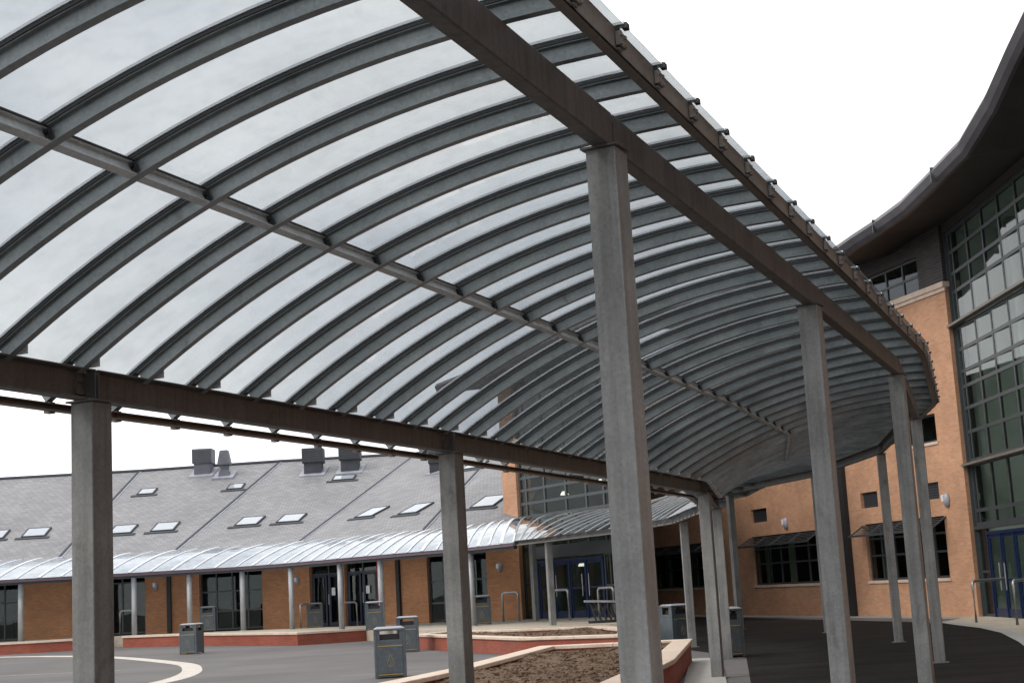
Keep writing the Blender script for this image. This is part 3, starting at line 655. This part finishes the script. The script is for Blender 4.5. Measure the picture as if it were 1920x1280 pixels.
for i, (A, B, k) in enumerate(br2):
    us = np.linspace(-.3, 3.5, 10); mb = MB(); sweep(mb, path2(A, B, us), .05, .1); r = build('rib', mb, M['rib'], tcan)
    mb = MB(); sweep(mb, path2(A, B, np.linspace(-.34, 3.5, 10)), .1 if i % 2 == 0 else .05, .03, 0, .125); build('glazing_bar', mb, M['white_bar'], r)
    if i+1 < len(br2):
        A2, B2, _ = br2[i+1]; us = np.linspace(-.34, 3.5, 10); p1, p2 = path2(A, B, us, .112), path2(A2, B2, us, .112); rings = []
        for (a, _, n1), (b, _, n2) in zip(p1, p2):
            t = (b-a)/max(1e-6, np.linalg.norm(b-a)); rings.append([a+t*.01, b-t*.01, b-t*.01+n2*.01, a+t*.01+n1*.01])
        mb = MB(); mb.loft(rings); build('glazing_panel', mb, M['panel_white'], tcan)
pe = [path2(A, B, [-.3])[0][0] for A, B, _ in br2]
def rail(name, pts, hw, hh, dz, mat, parent, step=8):
    for s in range(0, len(pts)-1, step):
        mb = MB()
        for a, b in zip(pts[s:s+step], pts[s+1:s+step+1]):
            t = (b-a)/np.linalg.norm(b-a); x = np.array([t[1], -t[0], 0]); mb.box((a+b)/2 + [0, 0, dz], (b-a)/2, x*hw, (0, 0, hh))
        build(name, mb, mat, parent)
rail('eave_rail', pe, .03, .06, .04, M['purple_rail'], tcan); rail('beam', [np.array([*A, 2.86]) for A, B, _ in br2], .06, .09, 0, M['frame_grey'], tcan)
for p in [(-26.4, 58.4), (-24.2, 58.4), (-22, 58.4), (-19.7, 58.4), (-17.5, 58.45), (-15.3, 58.5), (-13.1, 58.35), (-11.0, 58.2), (-8.9, 56.9), (-6.75, 54.65), (-5.1, 52.9), (-1.78, 49.4)]:
    z0 = tz(p[0]) if p[0] != -15.3 else gz(*p); mb = MB(); mb.tube([(*p, z0), (*p, 2.78)], .105, 14); o = build('post', mb, M['post'], tcan, True)
    mb = MB(); mb.tube([(*p, z0), (*p, z0+.02)], .15, 14); build('base_plate', mb, M['post'], o)

# ------------------------------------------------------------------ tall building: brick range, glazed wall, wing
tall = thing('tall_building', (9.5, 50, 0), 'tall orange brick building with glazed wall, dark timber top storey and wavy overhanging eave', 'building')
FR = [wall_frame(K3, K0)]
def ow(px, py, k=0): return on_wall(px, py, K3, K0)
ZB = round(ow(1762, 535)[1], 2) - .1; print('ZB', ZB, ow(1675, 573))
L0 = FR[0][3]
def rect(x0, x1, yt, yb, k=0):
    s0 = ow(x0, (yt+yb)/2, k)[0]; s1 = ow(x1, (yt+yb)/2, k)[0]; return s0, s1
v1 = rect(1408, 1438, 957, 981); v2 = rect(1614, 1646, 925, 953); v3 = rect(1729, 1760, 900, 931)
w4 = rect(1226, 1360, 1011, 1104); w1 = rect(1412, 1540, 1007, 1097); w2 = rect(1626, 1777, 985, 1085); w3 = rect(1690, 1754, 771, 817)
zt_w, zb_w, zt_v, zb_v = ow(1600, 985)[1], ow(1600, 1089.5)[1], ow(1630, 922)[1], ow(1631, 951)[1]; print('wall heights', zt_w, zb_w, zt_v, zb_v, ow(1410, 957), ow(1410, 981), ow(1416, 1007), ow(1416, 1097), ow(1350, 1011), ow(1395, 1155))
holes0 = [(*w4, zb_w, zt_w), (*w1, zb_w, zt_w), (*w2, zb_w, zt_w), (*v1, zb_v, zt_v), (*v2, zb_v, zt_v), (*v3, zb_v, zt_v), (*w3, 5.25, 6.1)]
mb = MB(); wall_with_holes(mb, FR[0], 0, L0, -.1, ZB, holes0, .32); build('brick_wall', mb, M['brick'], tall)
def room(parent, fr, s0, s1, z0, z1, depth, mat, name='room_interior'):
    mb = MB(); wbox(mb, fr, s0, s1, z0, z1, -depth-.1, -depth); wbox(mb, fr, s0, s0+.1, z0, z1, -depth, -.36); wbox(mb, fr, s1-.1, s1, z0, z1, -depth, -.36); wbox(mb, fr, s0+.1, s1-.1, z0, z0+.1, -depth, -.36); wbox(mb, fr, s0+.1, s1-.1, z1-.1, z1, -depth, -.36)
    return build(name, mb, mat, parent)
def sill(parent, fr, s0, s1, z):
    mb = MB(); wbox(mb, fr, s0-.06, s1+.06, z-.09, z-.003, -.1, .035); build('sill', mb, M['coping'], parent)
def awning(parent, fr, s0, s1, z):
    mb = MB(); A, t, n, L = fr; t3 = np.array([*t, 0])
    for s in np.arange(s0-.1, s1+.15, (s1-s0+.2)/4):
        a = W(fr, s, z+.12, .005); b = W(fr, s, z-.22, .55); mb.tube([a, b], .025, 6)
    for q in range(6):
        f = (q+.5)/6; c = W(fr, (s0+s1)/2, z+.12-.34*f, .55*f); mb.box(c, t3*((s1-s0)/2+.12), np.array([*n, -.2])*.035, (0, 0, .008))
    c = W(fr, (s0+s1)/2, z-.23, .56); mb.box(c, t3*((s1-s0)/2+.16), np.array([*n, 0])*.02, (0, 0, .03)); build('sun_louvre', mb, M['frame_grey'], parent)
for (s0, s1), cols in ((w4, 5), (w1, 5), (w2, 6)):
    w = window(tall, FR[0], s0, s1, zb_w, zt_w, cols, [zb_w, zb_w+.8, zb_w+1.35, zt_w], .12, .07, 'frame', 'dglass'); sill(w, FR[0], s0, s1, zb_w); awning(w, FR[0], s0, s1, zt_w-.16)
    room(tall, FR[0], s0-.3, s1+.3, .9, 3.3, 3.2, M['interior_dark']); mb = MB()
    for a in (.06, .42): wbox(mb, FR[0], s0+(s1-s0)*a, s0+(s1-s0)*(a+.085), zb_w+.05, zt_w, -.42, -.38)
    build('curtain', mb, M['blind'], w)
for s0, s1 in (v1, v2, v3):
    mb = MB(); wbox(mb, FR[0], s0, s1, zb_v, zt_v, -.16, -.12)
    for q in range(6): wbox(mb, FR[0], s0+.04, s1-.04, zb_v+.05+q*.08, zb_v+.085+q*.08, -.12, -.09)
    build('air_vent', mb, M['louvre'], tall)
w = window(tall, FR[0], *w3, 5.25, 6.1, 2, 1, .1, .06, 'frame_grey', 'dglass'); sill(w, FR[0], *w3, 5.25); room(tall, FR[0], w3[0]-.3, w3[1]+.3, 5, 6.4, 2.5, M['interior'])
for px, py in ((1475, 981), (1777, 937)): s, z = ow(px, py); wall_lamp(tall, FR[0], s, z, 1.15)
s, _ = ow(1591, 1010); mb = MB(); wbox(mb, FR[0], s-.2, s+.2, .0, 6.2, .01, .16); build('downpipe', mb, M['black'], tall)
s, _ = ow(1608, 1010); mb = MB(); mb.tube([W(FR[0], s-.5, .1, .08), W(FR[0], s-.5, 6.2, .08)], .05); build('downpipe', mb, M['lead'], tall)
# stone coping and timber top storey
for k, f in enumerate(FR):
    mb = MB(); wbox(mb, f, 0 if k else 0, f[3]+(.06 if k == 0 else 0), ZB, ZB+.16, -.34, .1); wbox(mb, f, 0, f[3]+(.06 if k == 0 else 0), ZB-.12, ZB-.002, .003, .05); build('stone_coping', mb, M['coping'], tall)
tw0, tw1 = ow(1545, 560)[0], ow(1721, 520)[0]
mb = MB(); wall_with_holes(mb, FR[0], 0, L0-.02, ZB+.16, 11.7, [(tw0, tw1, 9.85, 11.0)], .25); build('timber_cladding', mb, M['timber'], tall)
window(tall, FR[0], tw0, tw1, 9.85, 11.0, 6, 2, .1, .07, 'frame_grey', 'glass', 'clerestory_window'); room(tall, FR[0], tw0-.2, tw1+.2, 9.7, 11.2, 5, M['interior'])
# glazed wall to the right of the brick corner
GA, GB = (K0[0]+.1, K0[1]), (K0[0]+.1, K0[1]-17); FG = wall_frame(GA, GB)
vs = [.02, .42] + [.42+1.44*i for i in range(1, 12)]
rp = random.Random(4)
def gwindow(z0, z1, hs):
    o = window(tall, FG, vs[0], vs[-1], z0, z1, vs, hs, .12, .1, 'frame_grey', None, 'curtain_wall'); A, t, n, L = FG
    for a, b in zip(vs[:-1], vs[1:]):
        mb = MB()
        for c, d in zip(hs[:-1], hs[1:]):      # every pane is yawed a little so it mirrors open sky
            yaw = math.radians(3.2 + rp.uniform(-.04, .04)); pit = math.radians(rp.uniform(-.03, .05)); x = np.array([*(t*math.cos(yaw) - n*math.sin(yaw)), 0]); nn = np.array([*(n*math.cos(yaw) + t*math.sin(yaw)), 0]); up = np.array([0, 0, math.cos(pit)]) - nn*math.sin(pit)
            mb.box(W(FG, (a+b)/2, (c+d)/2, -.152), x*((b-a)/2-.01), np.cross(up, x)*.004, up*((d-c)/2-.005))
        build('pane', mb, M['glass'], o)
    return o
gwindow(2.6, 4.42, [2.6, 3.05, 4.42]); gwindow(4.46, 8.5, [4.46, 5.35, 6.05, 6.7, 7.15, 7.8, 8.5]); gwindow(8.58, 11.4, [8.58, 9.55, 10.1, 10.75, 11.4])
for z in (4.36, 8.5):
    mb = MB(); wbox(mb, FG, -.02, 16.3, z, z+.07, -.05, .16); build('ledge', mb, M['eave'], tall)
# ground floor: side light, then blue double doors
def blue_doors(fr, s0, n, zf, parent, wd=1.0, ht=2.35):
    mb = MB(); wbox(mb, fr, s0, s0+n*wd, zf+ht, zf+ht+.09, -.16, -.04)
    for i in range(n+1): wbox(mb, fr, s0+i*wd-.045, s0+i*wd+.045, zf, zf+ht, -.15, -.05)
    o = build('door_frame', mb, M['blue'], parent)
    for i in range(n):
        a, b = s0+i*wd+.06, s0+(i+1)*wd-.06; mb = MB()
        for p, q, z0, z1 in ((a, a+.06, zf+.02, zf+ht), (b-.06, b, zf+.02, zf+ht), (a+.09, b-.09, zf+.02, zf+.24), (a+.09, b-.09, zf+ht-.1, zf+ht), (a+.09, b-.09, zf+1.0, zf+1.06)): wbox(mb, fr, p, q, z0, z1, -.13, -.08)
        d = build('door_leaf', mb, M['blue'], o); mb = MB(); wbox(mb, fr, a+.09, b-.09, zf+.24, zf+ht-.1, -.11, -.1); build('pane', mb, M['dglass'], d)
        mb = MB(); h = b-.16 if i % 2 == 0 else a+.16; mb.tube([W(fr, h, zf+.75, -.03), W(fr, h, zf+1.5, -.03)], .02); build('handle', mb, M['steel'], d)
blue_doors(FG, 1.0, 4, .02, tall, 1.15, 2.3)
window(tall, FG, .02, .9, .02, 2.55, 1, 2, .12, .07, 'frame_grey', 'dglass'); window(tall, FG, 5.75, 16.2, .02, 2.55, 7, 2, .12, .07, 'frame_grey', 'dglass')
mb = MB(); wbox(mb, FG, 0, 16.2, 2.5, 2.6, -.2, -.02); build('door_transom', mb, M['frame_grey'], tall)
# inside the glazed hall: floors, back wall, pillars
GX, GY = GA
mb = MB(); mb.abox(GX+6.9, GX+7.2, GY-17, GY+.5, 0, 11.5); mb.abox(GX+.3, GX+6.9, GY-17.2, GY-17, 0, 11.5); mb.abox(GX+.03, GX+6.9, GY+.06, GY+.3, 0, 11.5); build('hall_wall', mb, M['hall'], tall)
mb = MB()
for z in (4.1, 8.2): mb.abox(GX+2.0, GX+6.9, GY-17, GY+.06, z, z+.35)
mb.abox(GX+.3, GX+6.9, GY-17, GY+.06, 11.5, 11.6); build('hall_floor', mb, M['hall'], tall)
for q in (1.2, 4.2, 7.4, 10.8, 14.2): mb = MB(); mb.tube([(GX+1.7, GY-q, 0), (GX+1.7, GY-q, 11.5)], .16, 12); build('hall_pillar', mb, M['hall'], tall, True)
for z in (5.15, 9.25):
    mb = MB(); mb.tube([(GX+1.95, GY-16.8, z), (GX+1.95, GY-.1, z)], .03, 6); build('hall_handrail', mb, M['steel'], tall)
for y, x, z in ((39.6, 15.8, 8.0), (37.2, 16.2, 8.0), (36.9, 15.6, 3.9), (41.2, 15.9, 8.0)):
    m, nt, b = new_mat('lit_lamp'); b.inputs['Emission Color'].default_value = (1, .93, .78, 1); b.inputs['Emission Strength'].default_value = 1.6; M['lit'] = m
    mb = MB(); mb.tube([(x, y, z), (x, y, z-.18), (x, y, z-.2)], [.09, .17, .15], 10); build('ceiling_lamp', mb, M['lit'], tall, True)
# jamb between brick and glazing, wall above glazing up to the soffit
mb = MB(); wbox(mb, FG, -.35, .02, -.05, 11.7, -.4, -.02); build('corner_post', mb, M['frame_grey'], tall)
mb = MB(); wbox(mb, FG, -.3, 16.4, 11.4, 11.75, -.35, -.03); build('timber_cladding', mb, M['timber'], tall)
mb = MB(); mb.abox(10.2, 16, -20, 22.0, -.1, 4.2); build('unseen_light_blocker', mb, M['brick'], tall); mb = MB(); mb.abox(10.1, 16, -20, 22.1, 4.2, 10.5); build('unseen_blocker_top', mb, M['timber'], tall)  # unseen block added to cut sky light from the right, with some brick bounce
mb = MB(); wbox(mb, FG, 16.4, 21.6, -.1, 12.5, -.4, 0); build('brick_wall', mb, M['brick'], tall)
# overhanging roof: stations (edge x, y, z, inward dir)
EV = [((11.3, 4.0), 13.2, (1, 0)), ((11.3, 24.0), 13.2, (1, 0))]
for px, py in ((1925, 15), (1890, 88), (1850, 178), (1800, 264), (1750, 316), (1690, 377)):
    yy, zz = on_wall(px, py, (11.3, 0), (11.3, 50)); EV.append(((11.3, yy), zz, (1, .1 if yy > 38 else 0)))
wo = np.array([-.96, -.281])*2; KA, KB = np.array(K0)+wo, np.array(K3)+wo
for px, py in ((1640, 414), (1600, 440), (1560, 468)):
    ss, zz = on_wall(px, py, KA, KB); EV.append((tuple(KA + (KB-KA)/np.linalg.norm(KB-KA)*ss), zz, (.96, .281)))
for ss, zz in ((13.5, 12.2), (20, 12.9), (26, 13.4)): EV.append((tuple(KA + (KB-KA)/np.linalg.norm(KB-KA)*ss), zz, (.9, .43)))
EV = [e for i, e in enumerate(EV) if i == 0 or e[0][1] > EV[i-1][0][1] + .05]; print('EV', [(round(e[0][0], 1), round(float(e[0][1]), 1), round(float(e[1]), 2)) for e in EV])
top, sof, fas = [], [], []
for (x, y), z, d in EV:
    d = np.array([*d, 0.0]); d /= np.linalg.norm(d); p = np.array([x, y, z])
    fas.append([p + d*.10 + [0, 0, -.42], p + [0, 0, -.30], p - d*.09 + [0, 0, -.12], p - d*.02 + [0, 0, .02], p + d*.2 + [0, 0, .06], p + d*.2 + [0, 0, -.42]])
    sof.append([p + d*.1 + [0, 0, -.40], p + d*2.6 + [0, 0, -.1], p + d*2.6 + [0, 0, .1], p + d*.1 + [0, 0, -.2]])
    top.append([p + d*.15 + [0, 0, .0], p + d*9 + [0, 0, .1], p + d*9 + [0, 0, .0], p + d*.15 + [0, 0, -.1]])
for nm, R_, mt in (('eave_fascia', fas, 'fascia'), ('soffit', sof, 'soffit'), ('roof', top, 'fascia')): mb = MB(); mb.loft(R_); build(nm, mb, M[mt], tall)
for q in (6, 8, 10):
    mb = MB(); p = np.array([*EV[q][0], EV[q][1]]); d = np.array([*EV[q][2], 0.0]); mb.box(p + d*.05 + [0, 0, -.17], d*.145, (-.003, .02, 0), (0, 0, .2)); build('fascia_joint', mb, M['frame_grey'], tall)
# wing with the blue entrance doors
WA, WB = (-.82, 56.5), (3.15, 49.25); FW = wall_frame(WA, WB)
def wpx(px, py=950): return on_wall(px, py, WA, WB)[0]
p0, p1 = wpx(945), wpx(971)
mb = MB(); wbox(mb, FW, p0, p1, .3, 9.6, -.6, .02); build('brick_pier', mb, M['brick'], tall)
wv = [p1+.02] + [wpx(x) for x in (984, 1018, 1058, 1096)] + [FW[3]-.9, FW[3]-.02]
window(tall, FW, wv[0], wv[-1], 2.9, 9.4, wv, [2.9, 3.5, 4.12, 4.6, 5.1, 5.55, 7.3, 9.4], .1, .1, 'frame_grey', 'glass', 'curtain_wall')
window(tall, FW, p1+.02, wpx(1006, 1110), .42, 2.9, 2, 2, .1, .07, 'frame_grey', 'dglass')
blue_doors(FW, wpx(1008, 1110), 4, .43, tall, 1.12, 1.95); window(tall, FW, wpx(1008, 1110)+4*1.12+.08, FW[3], .43, 2.56, 3, 2, .1, .07, 'frame_grey', 'dglass')
s4 = wpx(1008, 1110) + 4*1.12; mb = MB(); wbox(mb, FW, wpx(1006, 1110), FW[3], 2.56, 2.9, -.2, -.03); build('door_surround', mb, M['frame_grey'], tall)
WP = [(-.65, 57.0), (3.2, 50.0), (5.5, 66.8), (.9, 62.3)]; mb = MB()
for a, b in ((1, 2), (2, 3), (3, 0)): mb.quad((*WP[a], .35), (*WP[b], .35), (*WP[b], 9.5), (*WP[a], 9.5))
for z in (.36, 9.45): mb.poly([(*p, z) for p in WP])
build('hall_wall', mb, M['hall'], tall); mb = MB(); mb.prism([(.6, 57.2), (3.3, 52.2), (4.8, 62), (1.2, 62)], 3.5, 3.8); build('hall_floor', mb, M['hall'], tall)
for s, z in ((wpx(986)+.3, 5.0), (wpx(1060)+.2, 5.3), (wpx(1018), 2.35)): mb = MB(); c = W(FW, s, z, -1.5); mb.tube([c, c+[0, 0, -.12], c+[0, 0, -.14]], [.08, .16, .14], 10); build('ceiling_lamp', mb, M['lit'], tall, True)
s, z = wpx(962, 1042), on_wall(962, 1042, V[4], V[5])[1]; wall_lamp(low, frs[4], frs[4][3]-.25, 3.15, .6)
mb = MB(); rf = wall_frame(WB, K3); wbox(mb, rf, .1, rf[3]-.4, -.1, 9.4, 0, .3); build('side_cladding', mb, M['timber'], tall)
wr = []
wf = []
ws = []
for s, z in ((-.9, 9.42), (2.5, 9.5), (5.5, 9.55), (8.2, 9.7), (11.8, 9.9)):
    A, t, n, L = FW; e = A + t*s + n*2.0; p = np.array([*e, z]); d = np.array([*(-n), 0])
    wf.append([p + d*.08 + [0, 0, -.36], p + [0, 0, -.25], p - d*.07 + [0, 0, -.1], p + [0, 0, .02], p + d*.2 + [0, 0, .05], p + d*.2 + [0, 0, -.36]])
    ws.append([p + d*.1 + [0, 0, -.34], p + d*2.4 + [0, 0, -.1], p + d*2.4 + [0, 0, .1], p + d*.1 + [0, 0, -.15]]); wr.append([p + d*.15, p + d*3.6 + [0, 0, .3], p + d*3.6 + [0, 0, .2], p + d*.15 + [0, 0, -.1]])
for nm, R_, mt in (('eave_fascia', wf, 'fascia'), ('soffit', ws, 'soffit'), ('roof', wr, 'fascia')): mb = MB(); mb.loft(R_); build(nm, mb, M[mt], tall)

# ------------------------------------------------------------------ litter bins
def make_bin():
    root = thing('litter_bin', (0, 0, 0), '', 'litter bin', 'litter bins in the courtyard'); w, d, h = .30, .27, 1.0
    mb = MB(); mb.abox(-w, w, -d, d, .03, .66); mb.abox(-w-.004, -w+.05, -d-.004, -d+.05, 0, .9); mb.abox(w-.05, w+.004, -d-.004, -d+.05, 0, .9); mb.abox(-w-.004, -w+.05, d-.05, d+.004, 0, .9); mb.abox(w-.05, w+.004, d-.05, d+.004, 0, .9)
    build('body', mb, M['bin'], root, bevel=.008)
    mb = MB()
    for sgn in (-1, 1):
        y = sgn*(d-.012)
        mb.abox(-w+.05, w-.05, y-.012, y+.012, .66, .73); mb.abox(-w+.05, -w+.11, y-.012, y+.012, .73, .9); mb.abox(w-.11, w-.05, y-.012, y+.012, .73, .9)
        x = sgn*(w-.012)
        mb.abox(x-.012, x+.012, -d+.05, d-.05, .66, .73); mb.abox(x-.012, x+.012, -d+.05, -d+.13, .73, .9); mb.abox(x-.012, x+.012, d-.13, d-.05, .73, .9)
    mb.abox(-w-.006, w+.006, -d-.006, d+.006, .9, .94); build('hood', mb, M['bin'], root, bevel=.006)
    mb = MB(); mb.abox(-w+.08, w-.08, -d+.08, d-.08, .60, .83); build('liner', mb, M['black'], root)
    mb = MB(); mb.loft([[(x*(w-.0), y*(d-.0), .942) for x, y in ((-1, -1), (1, -1), (1, 1), (-1, 1))], [(x*(w-.06), y*(d-.06), .975) for x, y in ((-1, -1), (1, -1), (1, 1), (-1, 1))]]); build('lid', mb, M['binlid'], root, bevel=.01)
    mb = MB(); mb.abox(-w+.06, w-.06, -d-.012, -d-.001, .09, .60); dr = build('door', mb, M['bin'], root, bevel=.006)
    for z0 in (.606, .065): mb = MB(); mb.abox(-w+.06, w-.06, -d-.016, -d-.002, z0, z0+.014); build('gold_trim', mb, M['gold'], root)
    mb = MB(); fl = [(0, .45), (.035, .37), (.06, .30), (.055, .24), (.0, .215), (-.055, .24), (-.06, .30), (-.03, .37), (0, .45)]; mb.tube([(x, -d-.016, z) for x, z in fl], .0032, 6); mb.tube([(-.02, -d-.016, .23), (.012, -d-.016, .29), (-.012, -d-.016, .35)], .0032, 6); build('flame_emblem', mb, M['gold'], dr)
    return root
bin0 = make_bin()
BINS = [(733, 1269, 0, .12, 'litter bin nearest the camera, on asphalt beside the long arm of the big planter'),
        (766, 1221, 0, .05, 'litter bin standing just behind the nearest bin, partly hidden by it'),
        (360, 1223, None, -.25, 'lone litter bin on open asphalt before the long terrace wall'),
        (703, 1177, 't', .1, 'litter bin up on the terrace just right of the glazed doors, by a round post'),
        (391, 1180, 't', .1, 'litter bin on the terrace tucked behind the lone bin'),
        (591, 1175, 't', .2, 'litter bin on the terrace beside the hoop rail left of the glazed doors'),
        (903, 1166, 't', .15, 'litter bin on the terrace below a wall lamp, just right of a square column'),
        (1271, 1207, 0, .5, 'litter bin under the canopy with small orange sticker beside a square column'),
        (1364, 1231, 0, .12, 'litter bin in canopy shade right behind the inner corner column'),]
for i, (x, y, kind, rz, lab) in enumerate(BINS):
    o = bin0 if i == 0 else copy_tree(bin0); x, y = at_z(x, y, .5 if kind == 't' else (.08 if kind is None else 0))[:2]
    if y > 59.2: x, y = x*59.2/y, 59.2
    z = tz(x) if kind == 't' else gz(x, y); o.location = (x, y, z); o.rotation_euler = (0, 0, rz); o['label'] = lab
    if lab.find('sticker') > 0:
        mb = MB(); mb.abox(.11, .22, -.276, -.272, .76, .86); s = build('sticker', mb, M['orange'], o, local=True)

# ------------------------------------------------------------------ hoop rails by the doors
def hoop(p, ang, wd, ht, label, group, z):
    p = fx(p, .0098 if z > .2 else 0)
    c, s = math.cos(ang), math.sin(ang); pts = []
    for k in range(9): a = math.pi - k*math.pi/16; pts.append((-wd/2+.12 + .12*math.cos(a), ht-.12+.12*math.sin(a)))
    for k in range(9): a = math.pi/2 - k*math.pi/16; pts.append((wd/2-.12 + .12*math.cos(a), ht-.12+.12*math.sin(a)))
    pts = [(-wd/2, 0)] + pts + [(wd/2, 0)]
    mb = MB(); mb.tube([(p[0]+x*c, p[1]+x*s, z+zz) for x, zz in pts], .04, 10); o = build('hoop_rail', mb, M['steel'], None, True); tag(o, label, 'rail', group)
def mid_hoop(x0, x1, yb, zg, ht, label, group):
    a, b = at_z(x0, yb, zg), at_z(x1, yb, zg); hoop(((a[0]+b[0])/2, (a[1]+b[1])/2), math.atan2(b[1]-a[1], b[0]-a[0]), np.linalg.norm((b-a)[:2]), ht, label, group, zg)
GL, GRr = 'hoop rails by the left entrance doors', 'hoop rails by the glazed wall'
hoop((-.05, 53.0), -.5, .65, 1.0, 'steel hoop rail in front of the brick pier left of the blue doors', GL, tz(0))
hoop((1.65, 50.2), -.9, .75, 1.0, 'steel hoop rail at the blue doors just right of the terrace canopy post', GL, tz(0))
hoop((3.0, 47.8), -.9, .75, 1.0, 'steel hoop rail above the slatted bench by the blue doors', GL, tz(0))
hoop((-6.35, 58.3), .2, .65, .95, 'steel hoop rail in front of the low building glazed door', GL, tz(-6))
hoop((-8.0, 58.0), .9, .5, .95, 'slim steel hoop rail left of the low building glazed door', GL, tz(-8))
hoop((-15.6, 60.9), .2, .6, .95, 'steel hoop rail at the doorway right behind the near left column', GL, tz(-15))
def hp(x, yb): return at_z(x, yb, 0.0)
for (xa, ya), (xb, yb), lab in (((1757, 1148), (1834, 1153), 'steel hoop rail at the brick corner, leftmost by the glazed wall'), ((1831, 1167), (1894, 1158), 'steel hoop rail in front of the right hand blue doors, middle one'), ((1908, 1172), (1950, 1166), 'steel hoop rail cut by the right edge of the picture')):
    a, b = hp(xa, ya), hp(xb, yb); hoop(((a[0]+b[0])/2, (a[1]+b[1])/2), math.atan2(b[1]-a[1], b[0]-a[0]), float(np.linalg.norm((b-a)[:2])), 1.08, lab, GRr, 0.0)

# ------------------------------------------------------------------ slatted bench on the terrace edge
bp = np.array([2.75, 44.6]); bench = thing('slatted_bench', (*bp, tz(3)), 'dark slatted bench with pale curved top near the blue doors', 'bench')
mb = MB(); mb.loft([[(bp[0]+x, bp[1]-.28+dy, tz(3)+z+dz) for dy, dz in ((0, 0), (.56, 0), (.56, .06), (0, .06))] for x, z in ((-1.05, .62), (-.7, .60), (0, .56), (.7, .56), (1.1, .58))]); build('top', mb, M['binlid'], bench, bevel=.01)
mb = MB()
for q in range(13):
    x = -.88 + q*.15; k = x*.12
    mb.box((bp[0]+x+k*.0+.08, bp[1]-.24, tz(3)+.31), (.018, 0, 0), (0, .02, 0), (-.09, .06, .27)); mb.box((bp[0]+x+.08, bp[1]+.22, tz(3)+.31), (.018, 0, 0), (0, .02, 0), (-.09, -.06, .27))
mb.abox(bp[0]-.95, bp[0]+1.0, bp[1]-.26, bp[1]+.24, tz(3), tz(3)+.07); build('slatted_frame', mb, M['black'], bench)

# ------------------------------------------------------------------ a tree top beyond the low building's ridge
tr = thing('distant_tree', (-22.0, 105, 0), 'small tree top showing over the slate ridge left of the roof vent', 'tree')
mb = MB(); mb.tube([(-22, 105, 0), (-22.1, 105, 5), (-22.3, 105, 9.3)], [.28, .2, .07]); mb.tube([(-22.1, 105, 6), (-21.2, 105.2, 8.6), (-20.7, 105.2, 10)], [.12, .08, .03]); mb.tube([(-22.2, 105, 6.4), (-23.3, 105, 8.4)], [.1, .05]); build('trunk', mb, M['bark'], tr, True)
mb = MB(); rnd = random.Random(11)
for q in range(900):
    cx, cz, r = rnd.choice([(-22.3, 9.2, 1.0), (-20.9, 9.6, .8), (-23.4, 8.7, .8), (-21.6, 8.2, 1.1), (-22.9, 7.4, 1.2)]); d = np.array([rnd.gauss(0, 1) for _ in range(3)]); d /= np.linalg.norm(d); c = np.array([cx, 105, cz]) + d*r*rnd.uniform(.4, 1)
    a = np.array([rnd.gauss(0, 1) for _ in range(3)]); a /= np.linalg.norm(a); b = np.cross(a, d); b /= max(.1, np.linalg.norm(b)); sz = rnd.uniform(.06, .14); mb.quad(c-a*sz, c+b*sz*.5, c+a*sz, c-b*sz*.5)
build('crown', mb, M['leaf'], tr)

# ------------------------------------------------------------------ sky, sun, camera
wd = bpy.data.worlds.new('World'); S.world = wd; wd.use_nodes = True; nt = wd.node_tree; bg = nt.nodes['Background']
SUN_EL, SUN_AZ = math.radians(48), math.radians(-118)      # azimuth from +Y towards +X
sky = nt.nodes.new('ShaderNodeTexSky'); sky.sky_type = 'NISHITA'; sky.sun_disc = False; sky.sun_elevation = SUN_EL; sky.sun_rotation = SUN_AZ; sky.dust_density = 3.0
tc = nt.nodes.new('ShaderNodeTexCoord'); mp = nt.nodes.new('ShaderNodeMapping'); mp.inputs['Scale'].default_value = (1, 1, 2.2); nt.links.new(tc.outputs['Generated'], mp.inputs[0])
n1 = N(nt, 'ShaderNodeTexNoise', i_Scale=2.4, i_Detail=3.5, i_Roughness=.42, i_Distortion=.25); nt.links.new(mp.outputs[0], n1.inputs['Vector'])
cl = ramp(nt, n1.outputs[0], [(.34, (.66, .69, .75)), (.46, (.92, .94, .97)), (.6, (1.12, 1.115, 1.10))])
white = mixc(nt, cl, (16.5, 16.5, 16.5), 1.0, 'MULTIPLY')
nt.links.new(mixc(nt, sky.outputs[0], white, .92), bg.inputs['Color']); bg.inputs['Strength'].default_value = .1
sl = bpy.data.lights.new('Sun', 'SUN'); sl.energy = 1.3; sl.angle = math.radians(14); sl.color = (1, .96, .9); so = bpy.data.objects.new('Sun', sl); COL.objects.link(so)
dv = Vector((math.sin(SUN_AZ)*math.cos(SUN_EL), math.cos(SUN_AZ)*math.cos(SUN_EL), math.sin(SUN_EL))); so.rotation_euler = dv.to_track_quat('Z', 'Y').to_euler(); so.location = dv*60
cam = bpy.data.cameras.new('Camera'); cam.sensor_width = 36; cam.lens = F/1920*36; cam.clip_end = 2000; cam.clip_start = .05; co = bpy.data.objects.new('Camera', cam); COL.objects.link(co)
mt = Matrix(((CR[0], CU[0], -CF[0], 0), (CR[1], CU[1], -CF[1], 0), (CR[2], CU[2], -CF[2], EYE), (0, 0, 0, 1))); co.matrix_world = mt; S.camera = co
S.view_settings.view_transform = 'Standard'; S.view_settings.look = 'None'; S.view_settings.exposure = 0; S.view_settings.gamma = 1
S.cycles.transparent_max_bounces = 32; S.cycles.max_bounces = 8
